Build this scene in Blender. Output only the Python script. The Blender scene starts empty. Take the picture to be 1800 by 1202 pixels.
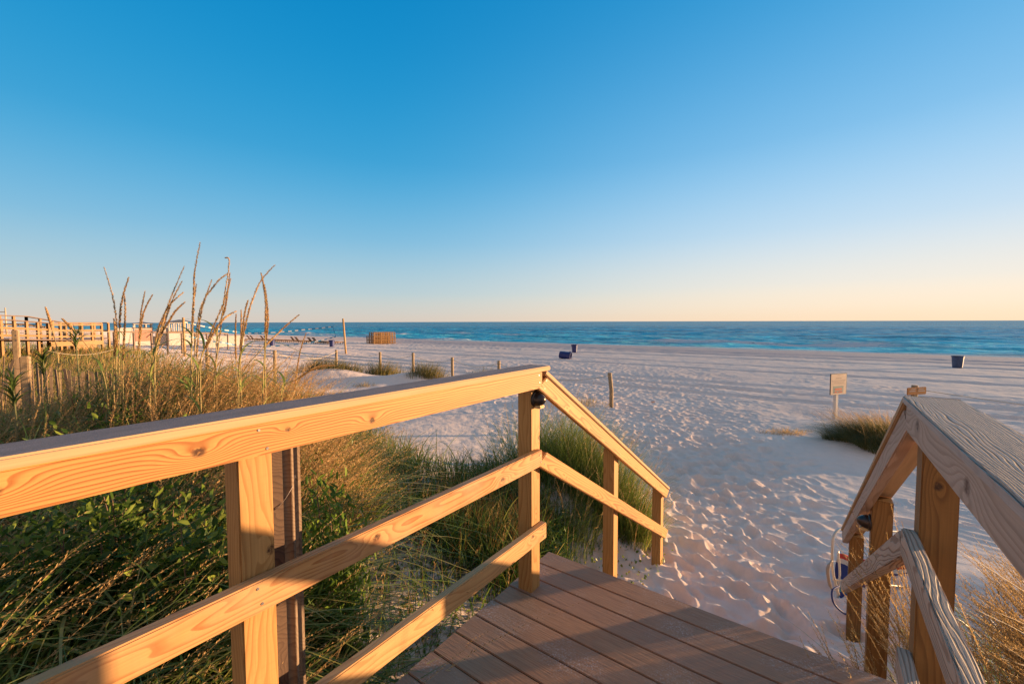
import bpy, bmesh, math, random
import numpy as np
from mathutils import Vector, Matrix, Euler
R = math.radians
random.seed(7)
RS = np.random.RandomState(11)
S = bpy.context.scene
COL = S.collection

# ------------------------------------------------------------------ camera
EYE = 1.495                      # eye above the deck, which is z = 0
FPX = 733.0                      # focal length in pixels of an 1800 wide frame
PITCH = 0.0488
cam = bpy.data.objects.new('camera', bpy.data.cameras.new('camera'))
COL.objects.link(cam)
cam.data.sensor_width = 36; cam.data.lens = 36*FPX/1800
cam.data.clip_start = .02; cam.data.clip_end = 30000
cam.location = (0, 0, EYE)
cam.matrix_world = Matrix.Translation((0, 0, EYE)) @ Matrix.Rotation(math.pi/2-PITCH, 4, 'X') @ Matrix.Rotation(-math.atan2(5, 1800), 4, 'Z')
S.camera = cam

# ------------------------------------------------------------------ light
SUN_EL, SUN_AZ = R(3.0), R(76.3)       # azimuth clockwise from +Y
wd = bpy.data.worlds.new('World'); S.world = wd; wd.use_nodes = True
wn, wl = wd.node_tree.nodes, wd.node_tree.links
wn.clear()
wo = wn.new('ShaderNodeOutputWorld'); wb = wn.new('ShaderNodeBackground'); sk = wn.new('ShaderNodeTexSky')
sk.sky_type = 'NISHITA'; sk.sun_disc = False; sk.sun_elevation = SUN_EL; sk.sun_rotation = SUN_AZ
sk.altitude = 0; sk.air_density = 1.0; sk.dust_density = 0.35; sk.ozone_density = 2.2
# clear evening sky: the Nishita sky blended with the colours of this evening's sky by height and by angle from the sun; unseen zenith and rear tones made up to warm the fill
def wmath(op, x, y=None, c=None, clamp=False):
    m = wn.new('ShaderNodeMath'); m.operation = op; m.use_clamp = clamp
    for i, v in enumerate((x, y, c)):
        if v is None: continue
        if isinstance(v, bpy.types.NodeSocket): wl.new(v, m.inputs[i])
        else: m.inputs[i].default_value = v
    return m.outputs[0]
wt = wn.new('ShaderNodeTexCoord'); wsep = wn.new('ShaderNodeSeparateXYZ'); wl.new(wt.outputs['Generated'], wsep.inputs[0])
def wramp(stops):
    x = wn.new('ShaderNodeValToRGB'); wl.new(wmath('MAXIMUM', wsep.outputs[2], 0.0), x.inputs[0]); e = x.color_ramp.elements
    while len(e) < len(stops): e.new(.5)
    for i, (p, c) in enumerate(stops): e[i].position = p; e[i].color = (*c, 1)
    x.color_ramp.interpolation = 'B_SPLINE'
    return x.outputs[0]
away = wramp([(0, (.66, .575, .50)), (.02, (.64, .60, .54)), (.065, (.50, .62, .64)), (.18, (.20, .50, .73)), (.34, (.02, .345, .66)), (.61, (.0, .215, .535)), (.80, (.0, .19, .46)), (1, (.13, .22, .36))])
toward = wramp([(0, (1.0, .74, .50)), (.03, (1.0, .82, .62)), (.075, (.93, .84, .72)), (.18, (.56, .74, .90)), (.34, (.22, .54, .85)), (.61, (.0, .295, .66)), (.80, (.0, .22, .50)), (1, (.13, .22, .36))])
behind = wramp([(0, (.78, .58, .46)), (.1, (.74, .56, .50)), (.3, (.50, .45, .48)), (.7, (.26, .32, .42)), (1, (.13, .22, .36))])  # unseen sky behind the camera, warm tones added as fill light
hx, hy = math.sin(SUN_AZ), math.cos(SUN_AZ)
hd = wmath('ADD', wmath('MULTIPLY', wsep.outputs[0], hx), wmath('MULTIPLY', wsep.outputs[1], hy))
mr_ = wn.new('ShaderNodeMapRange'); mr_.interpolation_type = 'SMOOTHSTEP'; wl.new(hd, mr_.inputs[0])
mr_.inputs[1].default_value = -.12; mr_.inputs[2].default_value = 1.0
mx1 = wn.new('ShaderNodeMix'); mx1.data_type = 'RGBA'; wl.new(mr_.outputs[0], mx1.inputs[0]); wl.new(away, mx1.inputs[6]); wl.new(toward, mx1.inputs[7])
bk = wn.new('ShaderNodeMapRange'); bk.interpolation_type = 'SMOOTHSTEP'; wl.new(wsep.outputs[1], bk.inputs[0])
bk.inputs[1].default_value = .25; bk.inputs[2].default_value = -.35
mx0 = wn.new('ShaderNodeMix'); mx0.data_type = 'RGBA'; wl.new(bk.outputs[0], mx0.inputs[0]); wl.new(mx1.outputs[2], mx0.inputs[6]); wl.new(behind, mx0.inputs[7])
SKY_GAIN = 1/(.15*2.50)
sc1 = wn.new('ShaderNodeVectorMath'); sc1.operation = 'SCALE'; wl.new(mx0.outputs[2], sc1.inputs[0]); sc1.inputs['Scale'].default_value = SKY_GAIN
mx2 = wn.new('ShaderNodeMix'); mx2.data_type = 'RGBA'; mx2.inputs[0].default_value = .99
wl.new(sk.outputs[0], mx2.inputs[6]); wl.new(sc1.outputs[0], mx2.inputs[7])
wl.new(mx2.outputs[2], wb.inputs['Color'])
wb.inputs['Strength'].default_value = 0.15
wl.new(wb.outputs[0], wo.inputs[0])
sun = bpy.data.objects.new('sun', bpy.data.lights.new('sun', 'SUN')); COL.objects.link(sun)
sun.data.energy = 5.0; sun.data.angle = R(0.6); sun.data.color = (1.0, .62, .32)
sd = Vector((math.sin(SUN_AZ)*math.cos(SUN_EL), math.cos(SUN_AZ)*math.cos(SUN_EL), math.sin(SUN_EL)))
sun.rotation_euler = sd.to_track_quat('Z', 'Y').to_euler()
S.view_settings.view_transform = 'Standard'; S.view_settings.look = 'None'
S.view_settings.exposure = 1.38; S.view_settings.gamma = 1
S.cycles.max_bounces = 6; S.cycles.diffuse_bounces = 4; S.cycles.transmission_bounces = 4
S.cycles.sample_clamp_indirect = 4

# ------------------------------------------------------------------ helpers
def tag(o, label=None, cat=None, group=None, kind=None):
    if label: o['label'] = label
    if cat: o['category'] = cat
    if group: o['group'] = group
    if kind: o['kind'] = kind
    return o
def empty(name, loc=(0, 0, 0), rz=0, label=None, cat=None, group=None):
    o = bpy.data.objects.new(name, None); COL.objects.link(o)
    o.location = loc; o.rotation_euler = (0, 0, rz); o.empty_display_size = .1
    return tag(o, label, cat, group)
def copy_tree(o, parent=None):
    c = o.copy(); COL.objects.link(c); c.parent = parent
    for ch in list(o.children): copy_tree(ch, c)
    return c
def link(name, me, mat, parent=None, smooth=False):
    o = bpy.data.objects.new(name, me); COL.objects.link(o)
    if mat: me.materials.append(mat)
    if parent: o.parent = parent
    if smooth:
        me.polygons.foreach_set('use_smooth', np.ones(len(me.polygons), bool))
    return o
def np_mesh(name, V, F, attrs=None):
    """V (n,3), F (m,k) all faces with the same number of corners"""
    V = np.asarray(V, np.float32); F = np.asarray(F, np.int32)
    me = bpy.data.meshes.new(name)
    me.vertices.add(len(V)); me.vertices.foreach_set('co', V.ravel())
    k = F.shape[1]
    me.loops.add(F.size); me.loops.foreach_set('vertex_index', F.ravel())
    me.polygons.add(len(F)); me.polygons.foreach_set('loop_start', np.arange(0, F.size, k, dtype=np.int32))
    me.update(calc_edges=True)
    for n, a in (attrs or {}).items():
        at = me.attributes.new(n, 'FLOAT', 'POINT'); at.data.foreach_set('value', np.asarray(a, np.float32))
    return me
def px3(px, py, Y):
    """the point at depth Y seen at pixel (px,py) of the 1800 wide photograph"""
    x, y = px-900, 601-py
    a = -math.atan2(5, 1800)
    x, y = x*math.cos(a)-y*math.sin(a), x*math.sin(a)+y*math.cos(a)
    c, s = math.cos(PITCH), math.sin(PITCH)
    d = Vector((x, FPX*c+y*s, -FPX*s+y*c)); return Vector((0, 0, EYE))+d*(Y/d.y)

class MB:
    """collects boxes, tubes and prisms into one mesh"""
    def __init__(self): self.bm = bmesh.new()
    def box(self, lo, hi, M=None, bevel=0):
        lo, hi = Vector(lo), Vector(hi)
        r = bmesh.ops.create_cube(self.bm, size=1)
        mm = Matrix.Translation((lo+hi)/2) @ Matrix.Diagonal((*(hi-lo), 1))
        bmesh.ops.transform(self.bm, matrix=(M @ mm) if M else mm, verts=r['verts'])
        if bevel:
            es = list({e for v in r['verts'] for e in v.link_edges})
            bmesh.ops.bevel(self.bm, geom=es, offset=bevel, segments=2, affect='EDGES')
        return self
    def bar(self, a, b, w, h, up=(0, 0, 1)):
        a, b = Vector(a), Vector(b); ex = (b-a).normalized(); up = Vector(up)
        ey = up.cross(ex)
        if ey.length < 1e-4: ey = Vector((0, 1, 0)).cross(ex)
        ey.normalize(); ez = ex.cross(ey)
        M = Matrix((ex, ey, ez)).transposed().to_4x4(); M.translation = a
        return self.box((0, -w/2, -h/2), ((b-a).length, w/2, h/2), M)
    def tube(self, pts, r, n=8, r1=None, cap=True):
        pts = [Vector(p) for p in pts]; rings = []
        N = len(pts); prev = None
        for i, p in enumerate(pts):
            t = (pts[min(i+1, N-1)]-pts[max(i-1, 0)]).normalized()
            ax = Vector((0, 0, 1)) if abs(t.z) < .9 else Vector((1, 0, 0))
            if prev is None: a = t.cross(ax).normalized()
            else:
                a = (prev - t*prev.dot(t)).normalized()
            prev = a; b = t.cross(a)
            rr = r if r1 is None else r+(r1-r)*i/(N-1)
            if isinstance(r, (list, tuple)): rr = r[i]
            rings.append([self.bm.verts.new(p+(a*math.cos(2*math.pi*k/n)+b*math.sin(2*math.pi*k/n))*rr) for k in range(n)])
        for A, B in zip(rings, rings[1:]):
            for k in range(n): self.bm.faces.new((A[k], A[(k+1) % n], B[(k+1) % n], B[k]))
        if cap:
            self.bm.faces.new(rings[0][::-1]); self.bm.faces.new(rings[-1])
        return self
    def lathe(self, prof, n=24, M=None):
        rings = []
        for r, z in prof:
            rings.append([self.bm.verts.new((M or Matrix()) @ Vector((r*math.cos(2*math.pi*k/n), r*math.sin(2*math.pi*k/n), z))) for k in range(n)])
        for A, B in zip(rings, rings[1:]):
            for k in range(n): self.bm.faces.new((A[k], A[(k+1) % n], B[(k+1) % n], B[k]))
        return self
    def face(self, pts):
        self.bm.faces.new([self.bm.verts.new(p) for p in pts]); return self
    def build(self, name, mat, parent=None, smooth=False, M=None):
        bmesh.ops.recalc_face_normals(self.bm, faces=self.bm.faces)
        me = bpy.data.meshes.new(name); self.bm.to_mesh(me); self.bm.free()
        o = link(name, me, mat, parent, smooth)
        if M is not None: o.matrix_basis = M
        return o

# ------------------------------------------------------------------ materials
class NT:
    def __init__(self, name):
        self.m = bpy.data.materials.new(name); self.m.use_nodes = True
        self.n = self.m.node_tree.nodes; self.l = self.m.node_tree.links
        self.b = self.n['Principled BSDF']; self.out = self.n['Material Output']
    def new(self, t, **kw):
        x = self.n.new('ShaderNode'+t)
        for k, v in kw.items(): setattr(x, k, v)
        return x
    def put(self, sock, v):
        if isinstance(v, bpy.types.NodeSocket): self.l.new(v, sock)
        elif v is not None:
            if isinstance(v, (tuple, list)) and len(v) == 3 and sock.type == 'RGBA': v = (*v, 1)
            sock.default_value = v
    def math(self, op, a, b=None, c=None, clamp=False):
        x = self.new('Math', operation=op, use_clamp=clamp); self.put(x.inputs[0], a); self.put(x.inputs[1], b); self.put(x.inputs[2], c)
        return x.outputs[0]
    def vmath(self, op, a, b=None):
        x = self.new('VectorMath', operation=op); self.put(x.inputs[0], a); self.put(x.inputs[1], b)
        return x.outputs['Value'] if op in ('DISTANCE', 'LENGTH', 'DOT_PRODUCT') else x.outputs[0]
    def noise(self, vec, scale, detail=3, rough=.55, dist=0):
        x = self.new('TexNoise'); self.put(x.inputs['Vector'], vec); x.inputs['Scale'].default_value = scale
        x.inputs['Detail'].default_value = detail; x.inputs['Roughness'].default_value = rough; x.inputs['Distortion'].default_value = dist
        return x.outputs['Fac']
    def ramp(self, fac, stops, interp='LINEAR'):
        x = self.new('ValToRGB'); self.put(x.inputs[0], fac); x.color_ramp.interpolation = interp
        e = x.color_ramp.elements
        while len(e) < len(stops): e.new(.5)
        for i, (p, c) in enumerate(stops):
            e[i].position = p; e[i].color = (*c, 1) if len(c) == 3 else c
        return x.outputs[0]
    def mix(self, f, a, b, mode='MIX'):
        x = self.new('Mix', data_type='RGBA', blend_type=mode); self.put(x.inputs[0], f); self.put(x.inputs[6], a); self.put(x.inputs[7], b)
        return x.outputs[2]
    def maprange(self, v, a, b, c=0, d=1, smooth=False):
        x = self.new('MapRange', interpolation_type='SMOOTHSTEP' if smooth else 'LINEAR'); self.put(x.inputs[0], v)
        for i, k in enumerate((a, b, c, d)): x.inputs[i+1].default_value = k
        return x.outputs[0]
    def bump(self, h, dist=.01, strength=1, prev=None):
        x = self.new('Bump'); x.inputs['Distance'].default_value = dist; x.inputs['Strength'].default_value = strength
        self.put(x.inputs['Height'], h)
        if prev is not None: self.l.new(prev, x.inputs['Normal'])
        return x.outputs[0]
    def obj(self): return self.new('TexCoord').outputs['Object']
    def attr(self, n): return self.new('Attribute', attribute_name=n).outputs['Fac']
    def fin(self, color=None, rough=.7, normal=None, spec=None, metal=None):
        self.put(self.b.inputs['Base Color'], color); self.put(self.b.inputs['Roughness'], rough)
        if normal is not None: self.l.new(normal, self.b.inputs['Normal'])
        if spec is not None: self.b.inputs['Specular IOR Level'].default_value = spec
        if metal is not None: self.b.inputs['Metallic'].default_value = metal
        return self.m

def plain(name, c, rough=.6, var=.12, scale=8, metal=0, spec=.4):
    t = NT(name); p = t.obj()
    n = t.noise(p, scale, 4); f = t.maprange(n, .3, .7, 1-var, 1+var)
    hsv = t.new('HueSaturation'); hsv.inputs['Color'].default_value = (*c, 1); t.put(hsv.inputs['Value'], f)
    n2 = t.noise(p, scale*14, 3)
    return t.fin(hsv.outputs[0], rough, t.bump(n2, .002, .35), spec, metal)

def wood(name, light, dark, knots=(), freq=120, weather=0, grain=1.0, z0=0.01, depth=.035, rough=.6, bump=.0006, blotch=.3, knotcol=(.07, .028, .012), tint=None, nz=.16, thin=False, toponly=False):
    """pine with growth rings; local x runs along the board. knots: (x, y, z, radius, face) with face 'y' or 'z'"""
    t = NT(name); p = t.obj()
    rnd = t.new('ObjectInfo').outputs['Random']
    sx = t.vmath('MULTIPLY', p, (.9, 5, 5))
    off = t.new('CombineXYZ'); t.put(off.inputs[0], t.math('MULTIPLY', rnd, 37.0)); t.put(off.inputs[1], t.math('MULTIPLY', rnd, 11.0))
    sxo = t.vmath('ADD', sx, off.outputs[0])
    N1 = t.noise(sxo, 1.6, 2, .5)
    wob = t.noise(t.vmath('ADD', t.vmath('MULTIPLY', p, (4, 22, 22)), off.outputs[0]), 1.3, 2, .5)
    sep = t.new('SeparateXYZ'); t.l.new(p, sep.inputs[0])
    zz = t.math('SUBTRACT', sep.outputs[2], z0)
    yy = t.math('ADD', t.math('MULTIPLY', sep.outputs[1], .8), t.math('MULTIPLY_ADD', N1, nz, depth-nz/2))
    rr = t.math('SQRT', t.math('ADD', t.math('MULTIPLY', zz, zz), t.math('MULTIPLY', yy, yy)))
    rr = t.math('MULTIPLY_ADD', wob, .008 if thin else .007, rr)
    core = None
    for (kx, ky, kz, kr) in knots:
        q = t.vmath('MULTIPLY', p, (.42, 1, 1))
        d = t.vmath('DISTANCE', q, (kx*.42, ky, kz))
        g = t.math('POWER', 2.718, t.math('MULTIPLY', t.math('MULTIPLY', d, d), -1/(2.1*kr)**2))
        rr = t.math('MULTIPLY_ADD', g, kr*2.6, rr)
        d2 = t.vmath('DISTANCE', t.vmath('MULTIPLY', p, (.8, 1, 1)), (kx*.8, ky, kz))
        d2 = t.math('MULTIPLY_ADD', t.noise(p, 120, 2), kr*.35, d2)
        c = t.maprange(d2, kr*.75, kr*1.3, 1, 0)
        rings = t.noise(t.vmath('MULTIPLY', p, (1, 1, 1)), 1.1/kr, 3, .7)
        c = t.math('MULTIPLY', c, t.maprange(rings, .36, .56, .35, 1))
        core = c if core is None else t.math('MAXIMUM', core, c)
    ph = t.math('FRACT', t.math('MULTIPLY', rr, freq))
    ring = t.ramp(ph, [(0, (0, 0, 0)), (.60, (.05, .05, .05)), (.76, (1, 1, 1)), (.92, (.9, .9, .9)), (1, (0, 0, 0))] if thin else [(0, (0, 0, 0)), (.5, (.25, .25, .25)), (.84, (1, 1, 1)), (.95, (.9, .9, .9)), (1, (0, 0, 0))])
    if toponly:
        so = t.new('SeparateXYZ'); t.l.new(t.new('TexCoord').outputs['Normal'], so.inputs[0])
        ring = t.math('MULTIPLY', ring, t.maprange(so.outputs[2], .5, .9, .12, 1))
    fib = t.noise(t.vmath('MULTIPLY', p, (6, 260, 260)), 1, 3, .6)
    big = t.noise(sxo, .9, 3)
    fac = t.math('MULTIPLY', ring, t.maprange(big, .3, .7, .6*grain, 1.15*grain))
    col = t.mix(fac, light, dark)
    col = t.mix(t.maprange(fib, .35, .75, 0, .5), col, tuple(c*.55 for c in light))
    mil = t.noise(t.vmath('MULTIPLY', p, (90, 1.5, 1.5)), 1, 2)
    col = t.mix(t.maprange(mil, .5, .7, 0, .16), col, tuple(c*.6 for c in light))
    col = t.mix(t.maprange(big, .45, .75, 0, blotch), col, tuple(c*.55 for c in dark))
    if tint: col = t.mix(t.maprange(t.noise(p, 6, 4), .4, .7, 0, .6), col, tint)
    if core is not None: col = t.mix(core, col, knotcol)
    h = t.math('SUBTRACT', t.math('MULTIPLY', fib, .25), t.math('MULTIPLY', ring, 1.0 if weather else -.3))
    if core is not None: h = t.math('SUBTRACT', h, core)
    nb = t.bump(h, bump, 1)
    if weather: nb = t.bump(t.noise(t.vmath('MULTIPLY', p, (20, 120, 120)), 1, 3), .0012, .7, nb)
    return t.fin(col, rough, nb, .3)

PINE_L, PINE_D = (.57, .30, .095), (.27, .08, .016)
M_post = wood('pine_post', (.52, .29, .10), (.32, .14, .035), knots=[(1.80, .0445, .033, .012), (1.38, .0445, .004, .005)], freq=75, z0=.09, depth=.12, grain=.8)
M_deck = None
M_nail = plain('galvanised_screw', (.35, .33, .32), .4, metal=.8)
M_bronze = plain('bronze_lamp', (.055, .045, .04), .28, .1, metal=.7, spec=.5)
M_lens = plain('lamp_lens', (.55, .38, .18), .3, .05)

# ------------------------------------------------------------------ ground
def sstep(a, b, x):
    t = np.clip((x-a)/(b-a), 0, 1); return t*t*(3-2*t)
def vnoise(x, y, seed=0):
    xi, yi = np.floor(x).astype(np.int64), np.floor(y).astype(np.int64)
    fx, fy = x-xi, y-yi; fx = fx*fx*(3-2*fx); fy = fy*fy*(3-2*fy)
    def h(a, b): return hsh(a, b, seed)
    return (h(xi, yi)*(1-fx)+h(xi+1, yi)*fx)*(1-fy)+(h(xi, yi+1)*(1-fx)+h(xi+1, yi+1)*fx)*fy
def hsh(a, b, s=0):
    n = (a*374761393+b*668265263+s*982451653) & 0x7fffffff
    n = ((n ^ (n >> 13))*1274126177) & 0x7fffffff
    return ((n ^ (n >> 16)) & 0xffff)/65535.0
def fbm(x, y, o=4, seed=0):
    r = 0; a = .5
    for i in range(o):
        r = r+a*vnoise(x*2**i, y*2**i, seed+i); a *= .5
    return r
TH = R(36.4); su, cu = math.sin(TH), math.cos(TH)
def uv(x, y): return x*su+y*cu, x*cu-y*su          # along the deck, to the right of it
def xy(u, v): return u*su+v*cu, u*cu-v*su
SHORE_N = (.55, .835); SHORE_S = 63.0; SEA_Z = -2.2
MOUNDS = [(-8.3, 19.0, .55, 2.0, 1.2), (-4.4, 18.6, .45, 1.4, 1.0), (-1.1, 16.2, .3, 1.2, .8), (1.7, 13.6, .16, 1.4, .5),
          (7.3, 8.3, .18, 1.3, .9), (9.6, 9.8, .12, 1.8, 1.0), (5.6, 3.0, .2, 1.6, 1.1), (4.2, 3.7, .12, .8, .7),
          (-9.5, 16.0, .2, 1.5, 1.5), (-22, 27, .4, 5, 3), (-2.2, 9.5, .1, 2, 1.5), (-4.3, 5.6, .60, 3.0, 2.3), (.6, 5.5, .38, 1.1, .8)]
def dune(x, y):
    L = -(x-1.2)*.697-(y-4.6)*.717+1.2*(fbm(x*.25+9, y*.25, 2, 5)-.4)
    u, v = uv(x, y)
    side = sstep(-1.2, -2.6, v)
    return L, side
def ground(x, y):
    x = np.asarray(x, float); y = np.asarray(y, float)
    s = .55*x+.835*y
    z = np.interp(s, [-50, 0, 5, 40, 56, 63, 75, 200, 4000], [-.9, -.95, -1.06, -1.75, -1.98, -2.2, -2.8, -6, -40])
    L, side = dune(x, y)
    z = z+side*(sstep(-.3, 4.0, L)*.5+sstep(4, 20, L)*.75)*sstep(60, 40, s)
    far = sstep(-40, -90, x)*sstep(60, 40, s)
    z = z+side*sstep(2, 5, L)*(fbm(x*.5, y*.5, 3, 2)-.45)*.3
    for mx, my, h, rx, ry in MOUNDS:
        z = z+h*np.exp(-((x-mx)/rx)**2-((y-my)/ry)**2)
    z = z+.05*(fbm(x*.7+3, y*.7, 3, 8)-.45)*sstep(60, 50, s)
    # broad slope of trodden sand running up to the foot of the stairs
    return z
def dimples(x, y, cell, rad, depth, keep, seed):
    """trodden footprints: soft elliptical hollows with raised rims, one per cell at most"""
    out = np.zeros_like(x); ci, cj = np.floor(x/cell).astype(np.int64), np.floor(y/cell).astype(np.int64)
    for di in (-1, 0, 1):
        for dj in (-1, 0, 1):
            a, b = ci+di, cj+dj
            cx = (a+.15+.7*hsh(a, b, seed))*cell; cy = (b+.15+.7*hsh(a, b, seed+1))*cell
            an = -.9+(hsh(a, b, seed+2)-.5)*1.9
            on = hsh(a, b, seed+3) < keep
            sc = .7+.6*hsh(a, b, seed+4)
            dx, dy = x-cx, y-cy
            p = (dx*np.cos(an)+dy*np.sin(an))/(rad*1.55*sc); q = (-dx*np.sin(an)+dy*np.cos(an))/(rad*.8*sc)
            d = np.sqrt(p*p+q*q)
            toe = 1+.35*np.sign(p)*np.minimum(abs(p), 1)
            prof = -np.exp(-(d/.8)**4)*toe + .42*np.exp(-((d-1.15)/.28)**2)*(1-.5*p/np.maximum(d, .3))
            out = out+np.where(on, prof*depth*sc, 0)
    return out
def detail(x, y):
    s = .55*x+.835*y; tt = .835*x-.55*y
    L, side = dune(x, y); open_ = 1-side*sstep(0, 1.5, L)
    u, v = uv(x, y)
    # the trodden fan spreading from the foot of the stairs
    path = np.exp(-((x-(2.0+.20*(y-4)))/(1.35+.28*np.maximum(y-3, 0)))**4)
    wx = x+.25*(fbm(x*1.1, y*1.1, 3, 31)-.5); wy = y+.25*(fbm(x*1.1+7, y*1.1, 3, 37)-.5)
    rough = sstep(3.5, 6, y)
    z = 0
    dens = path*sstep(40, 20, s)
    near = sstep(11, 6, y); dens = .76*dens*(1-.42*sstep(7, 14, y))
    z = z+dens*(.55+.45*near)*dimples(wx, wy, .43, .145, .055, .95, 3)
    z = z+dens*dimples(wx+3, wy+1, .33, .10, .050, .9, 13)
    z = z+dens*dimples(wx+8, wy+5, .9, .22, .05*1, .5, 53)*.8
    z = z+dens*dimples(wx+1, wy+9, .21, .062, .026, .8, 83)
    z = z+dens*.05*(fbm(x*2.2, y*2.2, 4, 21)-.47)
    z = z+dens*.05*np.abs(fbm(x*4.5, y*4.5, 3, 61)-.5)+dens*near*(.022*(fbm(x*9, y*9, 3, 62)-.5)+.035*(.25-np.abs(fbm(x*3.2+5, y*3.2, 3, 63)-.48)))
    lone = (1-path)*open_
    z = z+lone*dimples(wx, wy, .55, .12, .035, .38*sstep(.42, .55, fbm(x*.15, y*.15, 2, 47)), 43)
    # groomed wheel tracks along the shore
    tw = tt+3*(fbm(tt*.03, s*.03, 2, 4)-.5)
    sw = s+1.6*(fbm(tt*.045, s*.03, 3, 14)-.5)
    tr = np.zeros_like(x)
    for c, w in ((17.5, 1.0), (19.6, .9), (21.5, 1.0), (29, 1.4), (33.5, .9), (41, 1.2), (46, 1.0), (50, 1.5)):
        tr += np.exp(-((sw-c)/(w*.42))**4)
    z = z+open_*tr*(-.085+.035*np.sin(sw*2*math.pi/.46))*(1-.75*path*sstep(14, 9, y))
    z = z+open_*.010*np.sin((s*.9+tt*.35)*2*math.pi/.16+4*fbm(x*1.5, y*1.5, 2, 9))*sstep(3, 5, x-.35*y)*sstep(22, 12, y)
    z = z+open_*.07*(fbm(x*.9, y*.9, 4, 71)-.47)*sstep(56, 45, s)*sstep(5, 12, y)
    return z*sstep(60, 54, s)
def build_ground():
    rr = [0.0001]; r = .3
    while r < 6000:
        rr.append(r)
        r *= 1.0058 if 1.3 < r < 48 else (1.06 if r < 1.3 else (1.012 if r < 75 else 1.09))
    rr = np.array(rr)
    fine = np.radians(np.arange(-56, 56.01, .155)); coarse = np.radians(np.arange(58, 304, 3.0))
    az = np.concatenate([fine, coarse]); n = len(az)
    Rg, A = np.meshgrid(rr, az, indexing='ij')
    X, Y = Rg*np.sin(A), Rg*np.cos(A)
    Z = ground(X, Y)
    near = (Rg < 75)
    Z = Z+np.where(near, detail(X, Y), 0)
    L, side = dune(X, Y)
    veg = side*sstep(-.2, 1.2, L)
    idx = np.arange(X.size).reshape(X.shape)
    a, b = idx[:-1, :], np.roll(idx, -1, 1)[:-1, :]; c, d = np.roll(idx, -1, 1)[1:, :], idx[1:, :]
    F = np.stack([a, d, c, b], -1).reshape(-1, 4)
    me = np_mesh('sand', np.stack([X, Y, Z], -1).reshape(-1, 3), F, {'veg': veg.ravel()})
    t = NT('white_quartz_sand'); p = t.obj()
    n1 = t.noise(p, .35, 4); n2 = t.noise(p, 6, 5, .65); n3 = t.noise(p, 60, 4, .7)
    col = t.mix(t.maprange(n1, .35, .65, 0, 1), (.86, .71, .60), (.81, .65, .545))
    col = t.mix(t.maprange(n2, .45, .75, 0, .35), col, (.68, .54, .45))
    sep = t.new('SeparateXYZ'); t.l.new(p, sep.inputs[0])
    s_ = t.math('ADD', t.math('MULTIPLY', sep.outputs[0], .55), t.math('MULTIPLY', sep.outputs[1], .835))
    wet = t.maprange(t.math('MULTIPLY_ADD', t.noise(p, .12, 3), 5, s_), 61.5, 65, 0, 1, True)
    damp = t.maprange(t.math('MULTIPLY_ADD', t.noise(t.vmath('MULTIPLY', p, (.3, .3, .3)), .22, 4), 9, s_), 46, 54, 0, 1, True)
    col = t.mix(damp, col, (.56, .475, .44))
    col = t.mix(wet, col, (.42, .36, .335))
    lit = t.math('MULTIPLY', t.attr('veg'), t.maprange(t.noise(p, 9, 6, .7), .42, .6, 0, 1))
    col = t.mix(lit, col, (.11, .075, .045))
    sx = t.vmath('MULTIPLY', p, (1, 1, 1))
    ft = t.new('TexVoronoi'); ft.inputs['Scale'].default_value = 2.6; ft.feature = 'SMOOTH_F1'; t.l.new(t.vmath('ADD', p, t.vmath('SCALE', p)), ft.inputs['Vector'])
    hgt = t.math('MULTIPLY_ADD', n2, 1.0, t.math('MULTIPLY', n3, .12))
    nb = t.bump(hgt, .02, .55)
    nb = t.bump(t.noise(t.vmath('MULTIPLY', p, (3.3, 3.3, 3.3)), .9, 3, .5), .08, .35, nb)
    t.b.inputs['Diffuse Roughness'].default_value = .6
    m = t.fin(col, t.maprange(wet, 0, 1, .95, .35), nb, .15)
    o = link('sand', me, m, smooth=True); tag(o, kind='structure')
    return o
def gz(x, y): return float(ground(np.array([x]), np.array([y]))[0])
build_ground()

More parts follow.
